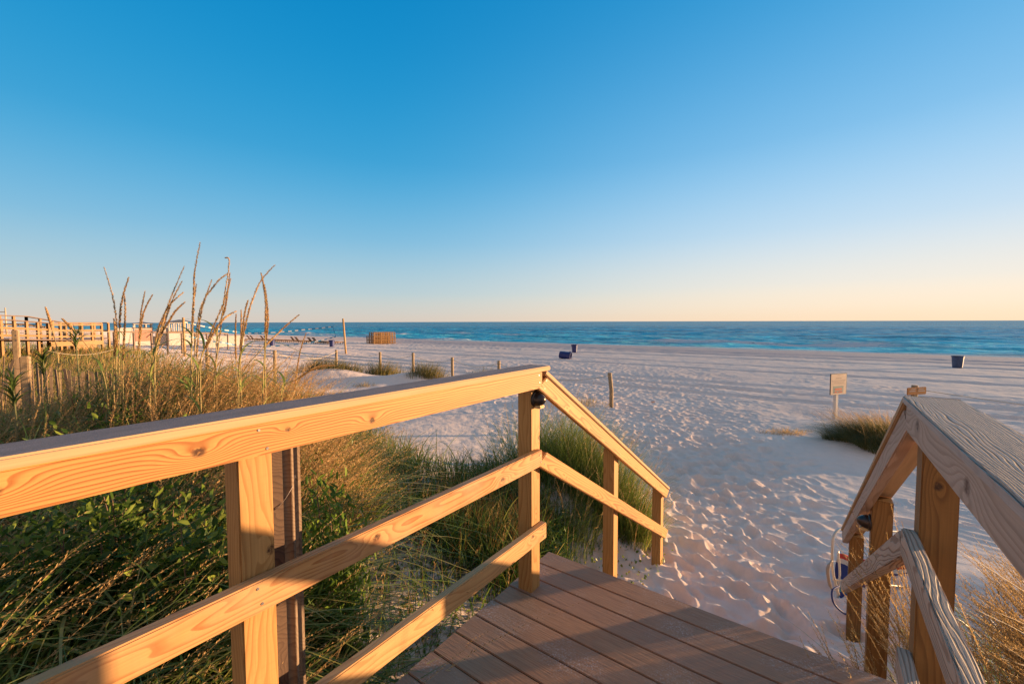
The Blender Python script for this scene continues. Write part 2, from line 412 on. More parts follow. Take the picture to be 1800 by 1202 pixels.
def build_sea():
    rr = [38.0]
    while rr[-1] < 9000: rr.append(rr[-1]*(1.0065 if rr[-1] < 420 else 1.05))
    rr = np.array(rr); az = np.radians(np.concatenate([np.arange(-88, -58, 3.0), np.arange(-57, 57.01, .15), np.arange(60, 120, 3.0)]))
    Rg, A_ = np.meshgrid(rr, az, indexing='ij'); X, Y = Rg*np.sin(A_), Rg*np.cos(A_)
    Sg = .55*X+.835*Y; T = .835*X-.55*Y
    wx_, wy_ = T+4*(fbm(T*.05, Sg*.05, 2, 90)-.5), Sg+5*(fbm(T*.03, Sg*.03, 2, 92)-.5)
    rid = lambda f, g, sd: 1-2*np.abs(fbm(wx_*f, wy_*g, 3, sd)-.47)*2.2
    chop = .30*(rid(.055, .14, 101)-.55)+.20*(rid(.13, .30, 103)-.55)+.10*(rid(.28, .6, 107)-.55)*sstep(180, 90, Rg)
    amp = sstep(62.5, 70, Sg)*sstep(430, 250, Rg)*(.7+.6*fbm(T*.012, Sg*.02, 2, 109))
    n1 = fbm(T*.035, Sg*.02, 3, 91)*9
    brk = 0; foam = 0
    for c, h, wdt in ((67.5, .20, 1.0), (73, .42, 1.3), (79, .34, 1.4), (88, .42, 1.7), (101, .4, 2.0), (118, .4, 2.4)):
        e = (Sg+n1*.55-2.5-c); m_ = sstep(.44, .60, fbm(T*.045+c, c*1.7+Sg*0, 2, int(c)))
        brk = brk+h*m_*np.exp(-(np.where(e < 0, e/(wdt*.55), e/(wdt*1.5)))**2)
        if c < 102: foam = foam+sstep(.44, .55, fbm(T*.06+c, c*1.7+Sg*0, 2, int(c)))*1.6*np.exp(-((e+wdt*.5)/(.8+.75*wdt))**2)
    foam = foam+np.exp(-((Sg+n1*.35-1.5-64.3)/.9)**2)
    Z = SEA_Z-.04+chop*amp*1.3+brk
    idx = np.arange(X.size).reshape(X.shape)
    F = np.stack([idx[:-1, :-1], idx[1:, :-1], idx[1:, 1:], idx[:-1, 1:]], -1).reshape(-1, 4)
    me = np_mesh('sea', np.stack([X, Y, Z], -1).reshape(-1, 3), F, {'foam': foam.ravel(), 'off': np.clip((Sg-62)/150, 0, 1).ravel()})
    t = NT('sea_water'); p = t.obj()
    n1 = t.noise(t.vmath('MULTIPLY', p, (.35, 1, 1)), .05, 4)
    deep = t.math('MULTIPLY_ADD', n1, .5, t.math('SUBTRACT', t.attr('off'), .25))
    col = t.ramp(deep, [(0, (.07, .50, .47)), (.18, (.018, .44, .47)), (.5, (.002, .31, .39)), (1, (.001, .21, .30))])
    rot = t.new('Mapping'); rot.inputs['Rotation'].default_value = (0, 0, R(33.4)); t.l.new(p, rot.inputs['Vector'])   # x along the shore
    q = t.vmath('MULTIPLY', rot.outputs[0], (.22, 1, 1))
    v1 = t.noise(q, .035, 4, .6); v2 = t.noise(q, .3, 5, .7)
    k = t.math('MULTIPLY', t.maprange(v1, .36, .64, .72, 1.3), t.maprange(v2, .38, .62, .35, 1.65))
    hv = t.new('HueSaturation'); t.l.new(col, hv.inputs['Color']); t.put(hv.inputs['Value'], k); col = hv.outputs[0]
    fo = t.math('MULTIPLY', t.attr('foam'), t.maprange(t.noise(t.vmath('MULTIPLY', p, (.5, 1, 1)), 1.4, 5, .7), .36, .52, .25, 1), None, True)
    col = t.mix(fo, col, (.72, .66, .62))
    w1 = t.noise(t.vmath('MULTIPLY', p, (.6, 1, 1)), .55, 4, .6); w2 = t.noise(p, 2.2, 4, .65)
    w3 = t.noise(t.vmath('MULTIPLY', p, (.5, 1, 1)), .09, 3, .6)
    nb = t.bump(w3, 2.2, .8); nb = t.bump(w1, .7, .9, nb); nb = t.bump(w2, .14, .9, nb)
    m = t.m
    df = t.new('BsdfDiffuse'); t.put(df.inputs['Color'], col); t.l.new(nb, df.inputs['Normal'])
    gl = t.new('BsdfGlossy'); gl.inputs['Roughness'].default_value = .22; t.l.new(nb, gl.inputs['Normal'])
    fr = t.new('Fresnel'); fr.inputs['IOR'].default_value = 1.33; t.l.new(nb, fr.inputs['Normal'])
    fac = t.math('MINIMUM', t.math('MULTIPLY', fr.outputs[0], .42), .38)
    fac = t.math('MULTIPLY', fac, t.math('SUBTRACT', 1.0, fo))
    ms = t.new('MixShader'); t.l.new(fac, ms.inputs[0]); t.l.new(df.outputs[0], ms.inputs[1]); t.l.new(gl.outputs[0], ms.inputs[2])
    t.l.new(ms.outputs[0], t.out.inputs['Surface'])
    o = link('sea', me, m, smooth=True); tag(o, kind='structure')
build_sea()

# ------------------------------------------------------------------ deck and handrails (local axes: x along the deck, -y right, z up)
DROT = math.pi/2-TH
def boardobj(name, parent, p0, p1, t, h, mat, shear=(0, 0), up=(0, 0, 1), bevel=.004):
    """board from p0 to p1; t across local y, h along local z; shear tilts the end cuts"""
    p0, p1 = Vector(p0), Vector(p1); ex = (p1-p0).normalized(); up = Vector(up)
    ey = up.cross(ex).normalized(); ez = ex.cross(ey); L = (p1-p0).length
    bm = bmesh.new(); r = bmesh.ops.create_cube(bm, size=1)
    nseg = max(1, int(L/.08))
    for v in bm.verts:
        x = L if v.co.x > 0 else 0; z = v.co.z*h
        v.co = (x+z*(shear[1] if v.co.x > 0 else shear[0]), v.co.y*t, z)
    bmesh.ops.bevel(bm, geom=list(bm.edges), offset=bevel, segments=2, affect='EDGES')
    me = bpy.data.meshes.new(name); bm.to_mesh(me); bm.free()
    o = link(name, me, mat, parent)
    M = Matrix((ex, ey, ez)).transposed().to_4x4(); M.translation = p0; o.matrix_basis = M
    return o

def deck_mat():
    t = NT('composite_deck'); p = t.obj(); rnd = t.new('ObjectInfo').outputs['Random']
    o = t.new('CombineXYZ'); t.put(o.inputs[0], t.math('MULTIPLY', rnd, 31.)); q = t.vmath('ADD', p, o.outputs[0])
    g = t.noise(t.vmath('MULTIPLY', q, (3, 34, 34)), 2.2, 4, .6, 1.2); g2 = t.noise(t.vmath('MULTIPLY', q, (2, 160, 160)), 1, 3, .6)
    col = t.mix(t.maprange(g, .35, .65), (.40, .215, .11), (.30, .155, .08))
    col = t.mix(t.maprange(g2, .45, .7, 0, .5), col, (.45, .27, .155))
    col = t.mix(t.math('MULTIPLY', rnd, .35), col, (.30, .18, .125))
    w = t.new('TexCoord'); geo = t.new('NewGeometry').outputs['Position']
    s1 = t.noise(geo, 3.2, 3); s2 = t.noise(geo, 95, 4, .8)
    sand = t.math('MULTIPLY', t.maprange(s1, .50, .66), t.maprange(s2, .52, .59), None, True)
    col = t.mix(t.math('MULTIPLY', sand, .75), col, (.52, .44, .39))
    # loose grains scattered thinly everywhere
    vo = t.new('TexVoronoi'); vo.inputs['Scale'].default_value = 70; t.l.new(geo, vo.inputs['Vector'])
    gr = t.math('MULTIPLY', t.maprange(vo.outputs['Distance'], .06, .10, 1, 0), t.maprange(t.noise(geo, 5, 3), .5, .65))
    col = t.mix(gr, col, (.55, .47, .42))
    nb = t.bump(t.math('ADD', g, t.math('MULTIPLY', g2, .5)), .0025, .8)
    return t.fin(col, .62, nb, .35)
M_deck = deck_mat(); M_frame = wood('deck_frame_pine', (.42, .27, .13), (.3, .16, .06))
PITCHB = .1455
deck = empty('wooden_deck', (0, 0, 0), DROT, 'brown composite plank deck sprinkled with sand at the top of the beach steps', 'deck')
k = 0; front = 2.272
while front > -2.2:
    b = boardobj('deck_board', deck, (front-.07, -.60, -.0125), (front-.07, 1.384+random.uniform(-.004, .004), -.0125), .1395, .025, M_deck, up=(0, 0, 1), bevel=.003)
    front -= PITCHB; k += 1
boardobj('rim_joist', deck, (-2.2, 1.345, -.12), (2.24, 1.345, -.12), .038, .185, M_frame)
boardobj('rim_joist', deck, (-2.2, -.38, -.12), (2.24, -.38, -.12), .038, .185, M_frame)
boardobj('front_joist', deck, (2.22, -.36, -.12), (2.22, 1.32, -.12), .038, .185, M_frame, up=(0, 0, 1))
for i in range(1, 5):
    boardobj('stair_tread', deck, (2.30+.29*(i-.5), -.2, -.174*i-.12), (2.30+.29*(i-.5), 1.2, -.174*i-.12), .27, .03, M_deck)
for y in (1.22, -.2):
    boardobj('stair_stringer', deck, (2.26, y, -.28), (3.6, y, -1.10), .038, .235, M_frame)

SLOPE = .598; SANG = math.atan(SLOPE); sc_, ss_ = math.cos(SANG), math.sin(SANG)
def screw(parent, x, z, side=-1, t=.019):
    M = Matrix.Translation((x, side*(t+.0005), z)) @ Matrix.Rotation(math.pi/2, 4, 'X')
    MB().lathe([(.0005, .0012), (.0036, .0012), (.0042, 0), (.0042, -.001)], 10, M).build('screw', M_nail, parent)

# ---- left rail: inner faces look to the right (local -y)
M_lskirt = wood('pine_skirt', PINE_L, PINE_D, knots=[(2.585, -.019, -.016, .011), (1.785, -.019, .006, .012), (2.10, -.019, .001, .013), (2.31, -.019, .012, .007), (.9, -.019, .01, .01)], freq=112, z0=-.052, depth=.02)
M_lmid = wood('pine_mid', (.56, .30, .11), (.27, .085, .02), knots=[(2.595, -.019, .008, .014), (3.30, -.019, -.012, .013)], freq=95, z0=.03, depth=.06, tint=(.52, .30, .16))
M_llow = wood('pine_low', (.57, .34, .145), (.31, .13, .04), knots=[(3.56, -.019, .02, .012), (3.38, -.019, -.045, .015)], freq=90, z0=.05, depth=.1, grain=.7)
M_lstair = wood('pine_stair', (.58, .31, .10), (.30, .10, .022), knots=[(.33, -.019, -.02, .005), (1.5, -.019, .0, .006)], freq=75, z0=-.02, depth=.03)
M_lcapt = None
def cap_mat(name, light, frost, amount):
    t = NT(name); p = t.obj()
    g = t.noise(t.vmath('MULTIPLY', p, (3, 120, 120)), 1, 4, .6)
    col = t.mix(t.maprange(g, .4, .7), light, tuple(c*.8 for c in light))
    sep = t.new('SeparateXYZ'); t.l.new(t.new('NewGeometry').outputs['Normal'], sep.inputs[0])
    # weathered, sand-dusted upper face; its darker grey also paints in the grazing low sun
    n = t.noise(p, 420, 3, .7); n2 = t.noise(t.vmath('MULTIPLY', p, (3, 12, 12)), 2, 4)
    top = t.mix(t.maprange(n, .38, .62), frost, tuple(min(1, c*1.75) for c in frost))
    top = t.mix(t.maprange(n2, .35, .7, 0, .5), top, tuple(c*.72 for c in frost))
    obn = t.new('TexCoord').outputs['Normal']; so = t.new('SeparateXYZ'); t.l.new(obn, so.inputs[0])
    up = t.maprange(so.outputs[2], .6, .9, 0, amount)
    return t.fin(t.mix(up, col, top), .8, t.bump(t.math('ADD', t.math('MULTIPLY', n, up), t.math('MULTIPLY', g, .3)), .0016, .9), .25)
M_lcap = cap_mat('cap_board', (.48, .32, .175), (.21, .17, .155), 1.0)

hl = empty('handrail', (0, 0, 0), DROT, 'honey coloured pine handrail on the left of the deck, running down beside the steps', 'handrail')
NEAR = -1.75
def Lb(name, z, t0, x1, mat, y=1.219):
    return boardobj(name, hl, (NEAR, y, z), (x1, y, z), .038, .089, mat)
sk_ = Lb('skirt_rail', 1.181, 0, 1.905, M_lskirt)
for xx, zz in ((2.235, .026), (2.255, -.028), (3.62, .027), (3.625, -.012)): screw(sk_, xx, zz)
mr = Lb('middle_rail', .752, 0, 1.905, M_lmid)
for xx, zz in ((2.22, .026), (2.23, -.02), (3.63, .02), (3.64, -.02)): screw(mr, xx, zz)
lr = Lb('lower_rail', .33, 0, 1.95, M_llow)
for xx, zz in ((3.66, .02), (3.665, -.02)): screw(lr, xx, zz)
boardobj('cap', hl, (NEAR, 1.26, 1.2385), (1.975, 1.26, 1.2385), .14, .025, M_lcap, bevel=.005)
# sloping boards
def slope_board(name, parent, z_top, ya, yb, u0, u1, t, h, mat, cutend=0):
    zc = z_top-h/2/sc_
    return boardobj(name, parent, (u0, ya, zc), (u1, yb, zc-SLOPE*(u1-u0)), t, h, mat, shear=(SLOPE, cutend))
ssk = slope_board('stair_skirt_rail', hl, 1.217, 1.219, 1.219, 1.907, 4.30, .038, .089, M_lstair, SLOPE)
smd = slope_board('stair_middle_rail', hl, .797, 1.219, 1.219, 1.907, 4.29, .038, .089, M_lstair, SLOPE)
for xx, zz in ((.03, .025), (.035, -.02), (1.28, .024), (1.3, -.022)): screw(ssk, xx, zz); screw(smd, xx, zz)
cz = 1.217+.0125/sc_+.002
boardobj('stair_cap', hl, (1.93, 1.262, cz-SLOPE*.023), (4.335, 1.262, cz-SLOPE*(4.335-1.907)), .14, .025, M_lcap, bevel=.004)
PW = .089
def post(parent, u, y, z0, z1, mat=M_post, name='post'):
    """4x4 post with its near corner at u and centre at y"""
    return boardobj(name, parent, (u+PW/2, y, z0), (u+PW/2, y, z1), PW, PW, mat, up=(1, 0, 0), bevel=.004)
yl = 1.24+PW/2
def topz(u): return 1.217-SLOPE*(u+PW-1.905)-.002
post(hl, -1.3, yl, -.95, 1.2235); post(hl, .445, yl, -.95, 1.2235); post(hl, 1.854, yl, -.95, 1.2235)
post(hl, 2.995, yl, -1.3, topz(2.995)); post(hl, 4.205, yl, -1.4, topz(4.205))

# ---- right rail: inner faces look to the left (local +y)
W_L, W_D = (.50, .385, .30), (.27, .17, .115)
M_rskirt = wood('weathered_skirt', (.52, .38, .28), (.32, .205, .135), knots=[(2.93, .019, -.004, .019), (3.45, .019, .012, .02)], freq=60, z0=.06, depth=.05, knotcol=(.10, .05, .03), grain=.9)
M_rcap = wood('raised_grain_cap', (.52, .42, .345), (.15, .085, .055), freq=230, weather=1, toponly=True, z0=-.016, depth=.06, bump=.0014, grain=1.1, knotcol=(.16, .10, .07), rough=.75, nz=.065, thin=True)
M_rmid = wood('raised_grain_rail', (.54, .41, .30), (.27, .17, .11), knots=[(2.35, .0, .044, .016)], freq=140, weather=1, z0=.018, depth=.05, bump=.0022, grain=1.0, rough=.7, nz=.08, thin=True)
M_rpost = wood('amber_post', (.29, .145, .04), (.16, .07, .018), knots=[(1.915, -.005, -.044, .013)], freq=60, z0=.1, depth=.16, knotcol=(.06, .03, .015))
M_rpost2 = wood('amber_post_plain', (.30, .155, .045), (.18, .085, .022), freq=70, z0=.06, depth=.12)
hr = empty('handrail', (0, 0, 0), DROT, 'weathered raised-grain handrail on the right of the deck, nearest the camera', 'handrail')
boardobj('skirt_rail', hr, (NEAR, -.261, 1.172), (1.905, -.261, 1.172), .038, .093, M_rskirt)
boardobj('middle_rail', hr, (NEAR, -.261, .748), (1.905, -.261, .748), .038, .089, M_rmid)
boardobj('lower_rail', hr, (NEAR, -.261, .33), (1.905, -.261, .33), .038, .089, M_rmid)
boardobj('cap', hr, (NEAR, -.300, 1.2315), (1.895, -.300, 1.2315), .14, .025, M_rcap, bevel=.004)
FL = .043
def ry(u): return -.261+FL*(u-1.905)/2.45
s1 = slope_board('stair_skirt_rail', hr, 1.217, ry(1.907), ry(4.38), 1.907, 4.38, .038, .089, M_rskirt, SLOPE)
s2 = slope_board('stair_middle_rail', hr, .79, ry(1.907), ry(4.30), 1.907, 4.30, .038, .089, M_rmid, SLOPE)
boardobj('stair_cap', hr, (1.905, ry(1.9)-.043, cz), (4.40, ry(4.4)-.043, cz-SLOPE*(4.40-1.907)), .14, .025, M_lcap, bevel=.004)
yr = -.28-PW/2
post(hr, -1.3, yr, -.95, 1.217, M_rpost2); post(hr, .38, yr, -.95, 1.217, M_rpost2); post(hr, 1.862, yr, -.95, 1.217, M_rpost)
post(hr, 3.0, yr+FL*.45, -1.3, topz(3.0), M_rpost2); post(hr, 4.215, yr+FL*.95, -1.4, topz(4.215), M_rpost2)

# ---- step lights
def sconce(loc, rz, label):
    o = empty('step_light', loc, rz, label, 'lamp', 'dark domed lamps on the rail posts')
    MX = Matrix.Rotation(math.pi/2, 4, 'X')     # dome points to local -y
    MB().lathe([(.0005, -.002), (.046, -.002), (.047, .004), (.043, .010), (.034, .012)], 32, MX).build('backplate', M_bronze, o, True)
    n = 10; prof = [(.038*math.cos(a), .010+.052*math.sin(a)) for a in [i*math.pi/2/n for i in range(n+1)]]; prof[-1] = (.0004, .062)
    MB().lathe(prof, 32, MX).build('dome', M_bronze, o, True)
    MB().box((-.024, -.045, -.047), (.024, -.006, -.030), None, .004).build('lens', M_lens, o)
    return o
def dk(u, y, z): return (u*su-y*cu, u*cu+y*su, z)
sconce(dk(1.898, 1.24, 1.072), DROT, 'dark dome step light on the left corner post under the cap')
sconce(dk(3.045, yr+FL*.45+PW/2, .36), DROT+math.pi, 'dark dome step light on the right stair post')

#@@VEG
# ================================================================== vegetation
def leafmat(name, stops, trans=.3, rough=.55, attr='rnd'):
    t = NT(name); f = t.attr(attr)
    col = t.ramp(f, stops)
    v = t.maprange(t.noise(t.obj(), 3.0, 3), .3, .7, .75, 1.2)
    hsv = t.new('HueSaturation'); t.l.new(col, hsv.inputs['Color']); t.put(hsv.inputs['Value'], v)
    t.fin(hsv.outputs[0], rough, None, .3)
    tr = t.new('BsdfTranslucent'); t.l.new(hsv.outputs[0], tr.inputs['Color'])
    ms = t.new('MixShader'); ms.inputs[0].default_value = trans
    t.l.new(t.b.outputs[0], ms.inputs[1]); t.l.new(tr.outputs[0], ms.inputs[2]); t.l.new(ms.outputs[0], t.out.inputs['Surface'])
    return t.m
GREEN1, GREEN2, OLIVE = (.045, .095, .018), (.075, .13, .025), (.13, .14, .035)
STRAW, GOLD, BROWN, RUST = (.38, .25, .10), (.34, .19, .06), (.12, .07, .03), (.16, .055, .03)
M_mass = leafmat('dune_grass_mix', [(0, (.05, .12, .018)), (.22, (.12, .21, .03)), (.45, (.24, .27, .06)), (.7, (.50, .33, .125)), (.9, (.46, .26, .08)), (1, (.24, .085, .04))], .45)
M_green = leafmat('green_grass', [(0, (.06, .11, .02)), (.4, (.14, .21, .035)), (.75, (.27, .29, .06)), (1, (.46, .36, .12))], .45)
M_dryg = leafmat('dry_grass', [(0, (.16, .14, .04)), (.4, (.34, .25, .085)), (1, (.55, .36, .14))], .35)
M_reed = leafmat('broad_reed_blade', [(0, (.07, .13, .03)), (.45, (.18, .26, .06)), (.75, (.36, .36, .11)), (1, (.58, .43, .18))], .45, .4)
M_seed = leafmat('dry_seed_head', [(0, (.30, .17, .06)), (.5, (.52, .31, .12)), (1, (.66, .44, .20))], .4, .7)
M_shrub = leafmat('dark_shrub_leaf', [(0, (.035, .075, .012)), (.5, (.09, .16, .022)), (1, (.32, .38, .06))], .45, .42)
M_bright = leafmat('bright_shrub_leaf', [(0, (.06, .12, .015)), (.6, (.13, .22, .025)), (1, (.22, .30, .04))], .35, .45)
M_vine = leafmat('vine_leaf', [(0, (.06, .12, .02)), (.6, (.15, .24, .04)), (.9, (.30, .32, .06)), (1, (.40, .24, .07))], .4, .4)
M_twig = plain('dead_twig', (.16, .10, .065), .85)
M_stem = leafmat('oat_stem', [(0, (.16, .17, .05)), (1, (.34, .25, .10))], .15, .5)

def blades(P, H, W, az, bend, rnd, seg=4, wob=.0, sag=.35):
    N = len(P); P = np.asarray(P, float); t = np.linspace(0, 1, seg+1)
    H = np.broadcast_to(H, N)[:, None]; W = np.broadcast_to(W, N)[:, None]; bend = np.broadcast_to(bend, N)[:, None]; az = np.broadcast_to(az, N)[:, None]
    tt = t[None, :]
    off = bend*H*(tt**1.8)
    up = H*(tt-sag*bend*tt**2.4)
    x = P[:, 0:1]+np.sin(az)*off; y = P[:, 1:2]+np.cos(az)*off; z = P[:, 2:3]+up
    if wob:
        ph = RS.rand(N, 1)*6.28; x = x+wob*H*np.sin(ph+tt*4)*tt; y = y+wob*H*np.cos(ph*1.7+tt*4)*tt
    fa = az+math.pi/2+(RS.rand(N, 1)-.5)*2.2
    w = W*.5*np.maximum(.06, (1-tt)**.6*np.minimum(1, .55+tt*2))
    dx, dy = np.sin(fa)*w, np.cos(fa)*w
    V = np.stack([np.stack([x-dx, y-dy, z], -1), np.stack([x+dx, y+dy, z], -1)], 2)     # N,seg+1,2,3
    idx = np.arange(N*(seg+1)*2).reshape(N, seg+1, 2)
    F = np.stack([idx[:, :-1, 0], idx[:, :-1, 1], idx[:, 1:, 1], idx[:, 1:, 0]], -1).reshape(-1, 4)
    A = np.repeat(np.clip(rnd, 0, 1), (seg+1)*2)
    mid = np.stack([x, y, z], -1)
    return V.reshape(-1, 3), F, A, mid
def spikelets(mid, k, ln, wd, t0=.5, t1=1.0, spread=.4, rnd=None, droop=0):
    """small seed husks along the upper part of every stalk"""
    N, Kp, _ = mid.shape
    ts = t0+(t1-t0)*(np.arange(k)+RS.rand(N, k)*.8)/k; ts = np.clip(ts, 0, .999)
    g = ts*(Kp-1); i = g.astype(int); f = (g-i)[..., None]
    ii = np.arange(N)[:, None]
    p = mid[ii, i]*(1-f)+mid[ii, i+1]*f; d = mid[ii, i+1]-mid[ii, i]; d /= np.linalg.norm(d, axis=-1, keepdims=True)+1e-9
    r = RS.normal(size=p.shape); r -= (r*d).sum(-1, keepdims=True)*d; r /= np.linalg.norm(r, axis=-1, keepdims=True)+1e-9
    tap = (1-.6*((ts-t0)/(t1-t0))**2)[..., None]
    L = ln*(.6+.8*RS.rand(N, k, 1))*tap
    e = d*(1-spread)+r*spread; e[..., 2] -= droop; e /= np.linalg.norm(e, axis=-1, keepdims=True)
    s = np.cross(e, r); s /= np.linalg.norm(s, axis=-1, keepdims=True)+1e-9
    b = p+r*wd*.3
    V = np.stack([b, b+e*L*.45+s*wd*tap*.5, b+e*L, b+e*L*.45-s*wd*tap*.5], 2).reshape(-1, 3)
    F = np.arange(len(V)).reshape(-1, 4)
    A = RS.rand(N*k) if rnd is None else np.clip(np.repeat(rnd, k)+RS.normal(size=N*k)*.15, 0, 1)
    return V, F, np.repeat(A, 4)
def join(parts):
    V, F, A, o = [], [], [], 0
    for v, f, a in parts: V.append(v); F.append(f+o); A.append(a); o += len(v)
    return np.concatenate(V), np.concatenate(F), np.concatenate(A)
def vobj(name, V, F, A, mat, parent=None): return link(name, np_mesh(name, V, F, {'rnd': A}), mat, parent, True)
def leaves(C, ln, wd, up=.4, rnd=None, fold=.25):
    """leaf shapes (6 corners) at points C in random directions, biased upwards"""
    N = len(C); e = RS.normal(size=(N, 3)); e[:, 2] = np.abs(e[:, 2])*.6+up; e /= np.linalg.norm(e, axis=1, keepdims=True)
    r = RS.normal(size=(N, 3)); s = np.cross(e, r); s /= np.linalg.norm(s, axis=1, keepdims=True); n = np.cross(s, e)
    L = ln*(.6+.7*RS.rand(N, 1)); w = wd*(.7+.5*RS.rand(N, 1))
    q = lambda a, b, c: C+e*L*a+s*w*b+n*w*c
    V = np.stack([q(0, 0, 0), q(.3, .42, fold), q(.7, .36, fold), q(1, 0, -.1), q(.7, -.36, fold), q(.3, -.42, fold), q(.5, 0, -.05)], 1).reshape(-1, 3)
    i = np.arange(N)[:, None]*7
    F = np.concatenate([i+np.array([[0, 1, 2, 6]]), i+np.array([[6, 2, 3, 4]]), i+np.array([[6, 4, 5, 0]])]).reshape(-1, 4)
    A = np.repeat(RS.rand(N) if rnd is None else np.clip(rnd, 0, 1), 7)
    return V, F, A
def sample(n, az0, az1, r0, r1, test):
    """scatter over a wedge round the deck, denser nearby"""
    out = []; tot = 0
    while tot < n:
        a = np.radians(RS.uniform(az0, az1, n)); r = np.exp(RS.uniform(math.log(r0), math.log(r1), n))
        x, y = r*np.sin(a), r*np.cos(a); k = test(x, y) > RS.rand(n)
        out.append(np.stack([x[k], y[k]], -1)); tot += k.sum()
    return np.concatenate(out)[:n]
def g3(p): return np.column_stack([p, ground(p[:, 0], p[:, 1])])

def vegdens(x, y):
    L, side = dune(x, y); u, v = uv(x, y)
    d = side*sstep(-.2, .8, L)*(.25+.9*sstep(.35, .6, fbm(x*.6, y*.6, 3, 77)))
    bare = sstep(.5, .9, u)*sstep(3.0, 2.5, u)*sstep(-3.75, -3.2, v)         # the sandy patch beside the deck
    thick = sstep(3.7, 2.9, np.hypot(x, y))*sstep(1.1, .7, u)            # the leafy thicket keeps the fine grass out
    return d*(1-.95*bare)*(1-.93*thick)*sstep(60, 45, .55*x+.835*y)
# --- the grass that covers the dune: one mass nobody could count
p = sample(44000, -64, 8, 1.3, 60, vegdens); P = g3(p); r = np.hypot(p[:, 0], p[:, 1])
dry = sstep(-1.8, -4.5, p[:, 0])*.40
rn = np.clip(.06+dry+.33*RS.normal(size=len(p))*.8+.5*(fbm(p[:, 0]*.8, p[:, 1]*.8, 2, 33)-.45), 0, 1)
H = (.30+.36*RS.rand(len(p)))*(.65+.8*fbm(p[:, 0]*.5, p[:, 1]*.5, 2, 44))*np.where(r > 12, 1.05, 1.0)
edge = sstep(0, 3, dune(p[:, 0], p[:, 1])[0]); H = H*(.75+.25*edge)
W = .0048+.0013*r; W = np.minimum(W, .03)
V, F, A, mid = blades(P, H, W, RS.rand(len(p))*6.28, .15+.55*RS.rand(len(p)), rn, 3, .03)
tag(vobj('dune_grass', V, F, A, M_mass), kind='stuff')
# seed stalks rising out of that mass
p = sample(4200, -62, 2, 2.4, 34, lambda x, y: vegdens(x, y)*np.where(x > -2.8, .35, 1)); P = g3(p); r = np.hypot(p[:, 0], p[:, 1])
H = (.45+.40*RS.rand(len(p)))*(.6+.4*sstep(0, 3, dune(p[:, 0], p[:, 1])[0]))
V, F, A, mid = blades(P, H, .002+.0006*r, RS.normal(size=len(p))*.8+1.2, .1+.35*RS.rand(len(p)), .5+.4*RS.rand(len(p)), 6, .01)
V2 = spikelets(mid, 14, .03, .008, .55, 1, .35)
V, F, A = join([(V, F, A), V2]); tag(vobj('dry_seed_stalks', V, F, A, M_seed), kind='stuff')
def tallzone(x, y):
    L, side = dune(x, y); px = 900+FPX*x/np.maximum(y, .1)
    return side*sstep(.5, 2.0, L)*sstep(700, 500, px)
p = sample(17000, -62, -20, 3.4, 7.6, tallzone); P = g3(p); r = np.hypot(p[:, 0], p[:, 1])
rn = np.clip(.50+.28*RS.normal(size=len(p)), 0, 1)
core = sstep(120, 230, 900+FPX*p[:, 0]/p[:, 1])*sstep(540, 470, 900+FPX*p[:, 0]/p[:, 1])
V, F, A, mid = blades(P, (.5+.55*RS.rand(len(p)))*(.75+.5*fbm(p[:, 0]*.9, p[:, 1]*.9, 2, 40))*(1+.35*core), .007+.0018*r, 1.3+RS.normal(size=len(p))*1.3, .2+.8*RS.rand(len(p)), rn, 6, .04, .5)
tag(vobj('tall_dune_grass', V, F, A, M_mass), kind='stuff')
p = sample(3000, -62, -24, 3.3, 7.0, tallzone); P = g3(p)
core = sstep(120, 230, 900+FPX*p[:, 0]/p[:, 1])*sstep(540, 470, 900+FPX*p[:, 0]/p[:, 1])
V, F, A, mid = blades(P, (.75+.45*RS.rand(len(p)))*(1+.3*core), .004, 1.2+RS.normal(size=len(p))*.5, .25+.6*RS.rand(len(p)), .5+.4*RS.rand(len(p)), 7, .02, .4)
V, F, A = join([(V, F, A), spikelets(mid, 46, .024, .009, .5, 1, .42)]); tag(vobj('tall_seed_stalks', V, F, A, M_seed), kind='stuff')
p = sample(2300, -60, -20, 3.0, 6.0, tallzone); P = g3(p)
V, F, A, mid = blades(P, .75+.75*RS.rand(len(p)), .012+.012*RS.rand(len(p)), 1.2+RS.normal(size=len(p))*1.4, .3+.9*RS.rand(len(p)), .35+.6*RS.rand(len(p)), 9, .04, .7)
tag(vobj('broad_blades', V, F, A, M_reed), kind='stuff')
p = sample(6000, -60, -20, 2.9, 6.5, lambda x, y: tallzone(x, y)*np.where(fbm(x*1.5, y*1.5, 2, 58) > .47, 1, .15)); P = g3(p); P[:, 2] += RS.rand(len(p))*.85
V, F, A = leaves(P, .05, .022, .3, .15+.6*RS.rand(len(p))); tag(vobj('leafy_weeds', V, F, A, M_shrub), kind='stuff')
p = sample(17000, -62, -28, 7.0, 42, lambda x, y: dune(x, y)[1]*sstep(.5, 2.5, dune(x, y)[0])*sstep(60, 45, .55*x+.835*y)); P = g3(p); r = np.hypot(p[:, 0], p[:, 1])
V, F, A, mid = blades(P, .35+.35*RS.rand(len(p)), .006+.0016*r, 1.2+RS.normal(size=len(p))*1.2, .2+.6*RS.rand(len(p)), np.clip(.66+.16*RS.normal(size=len(p)), 0, .95), 4, .03, .4)
tag(vobj('golden_dune_grass', V, F, A, M_mass), kind='stuff')
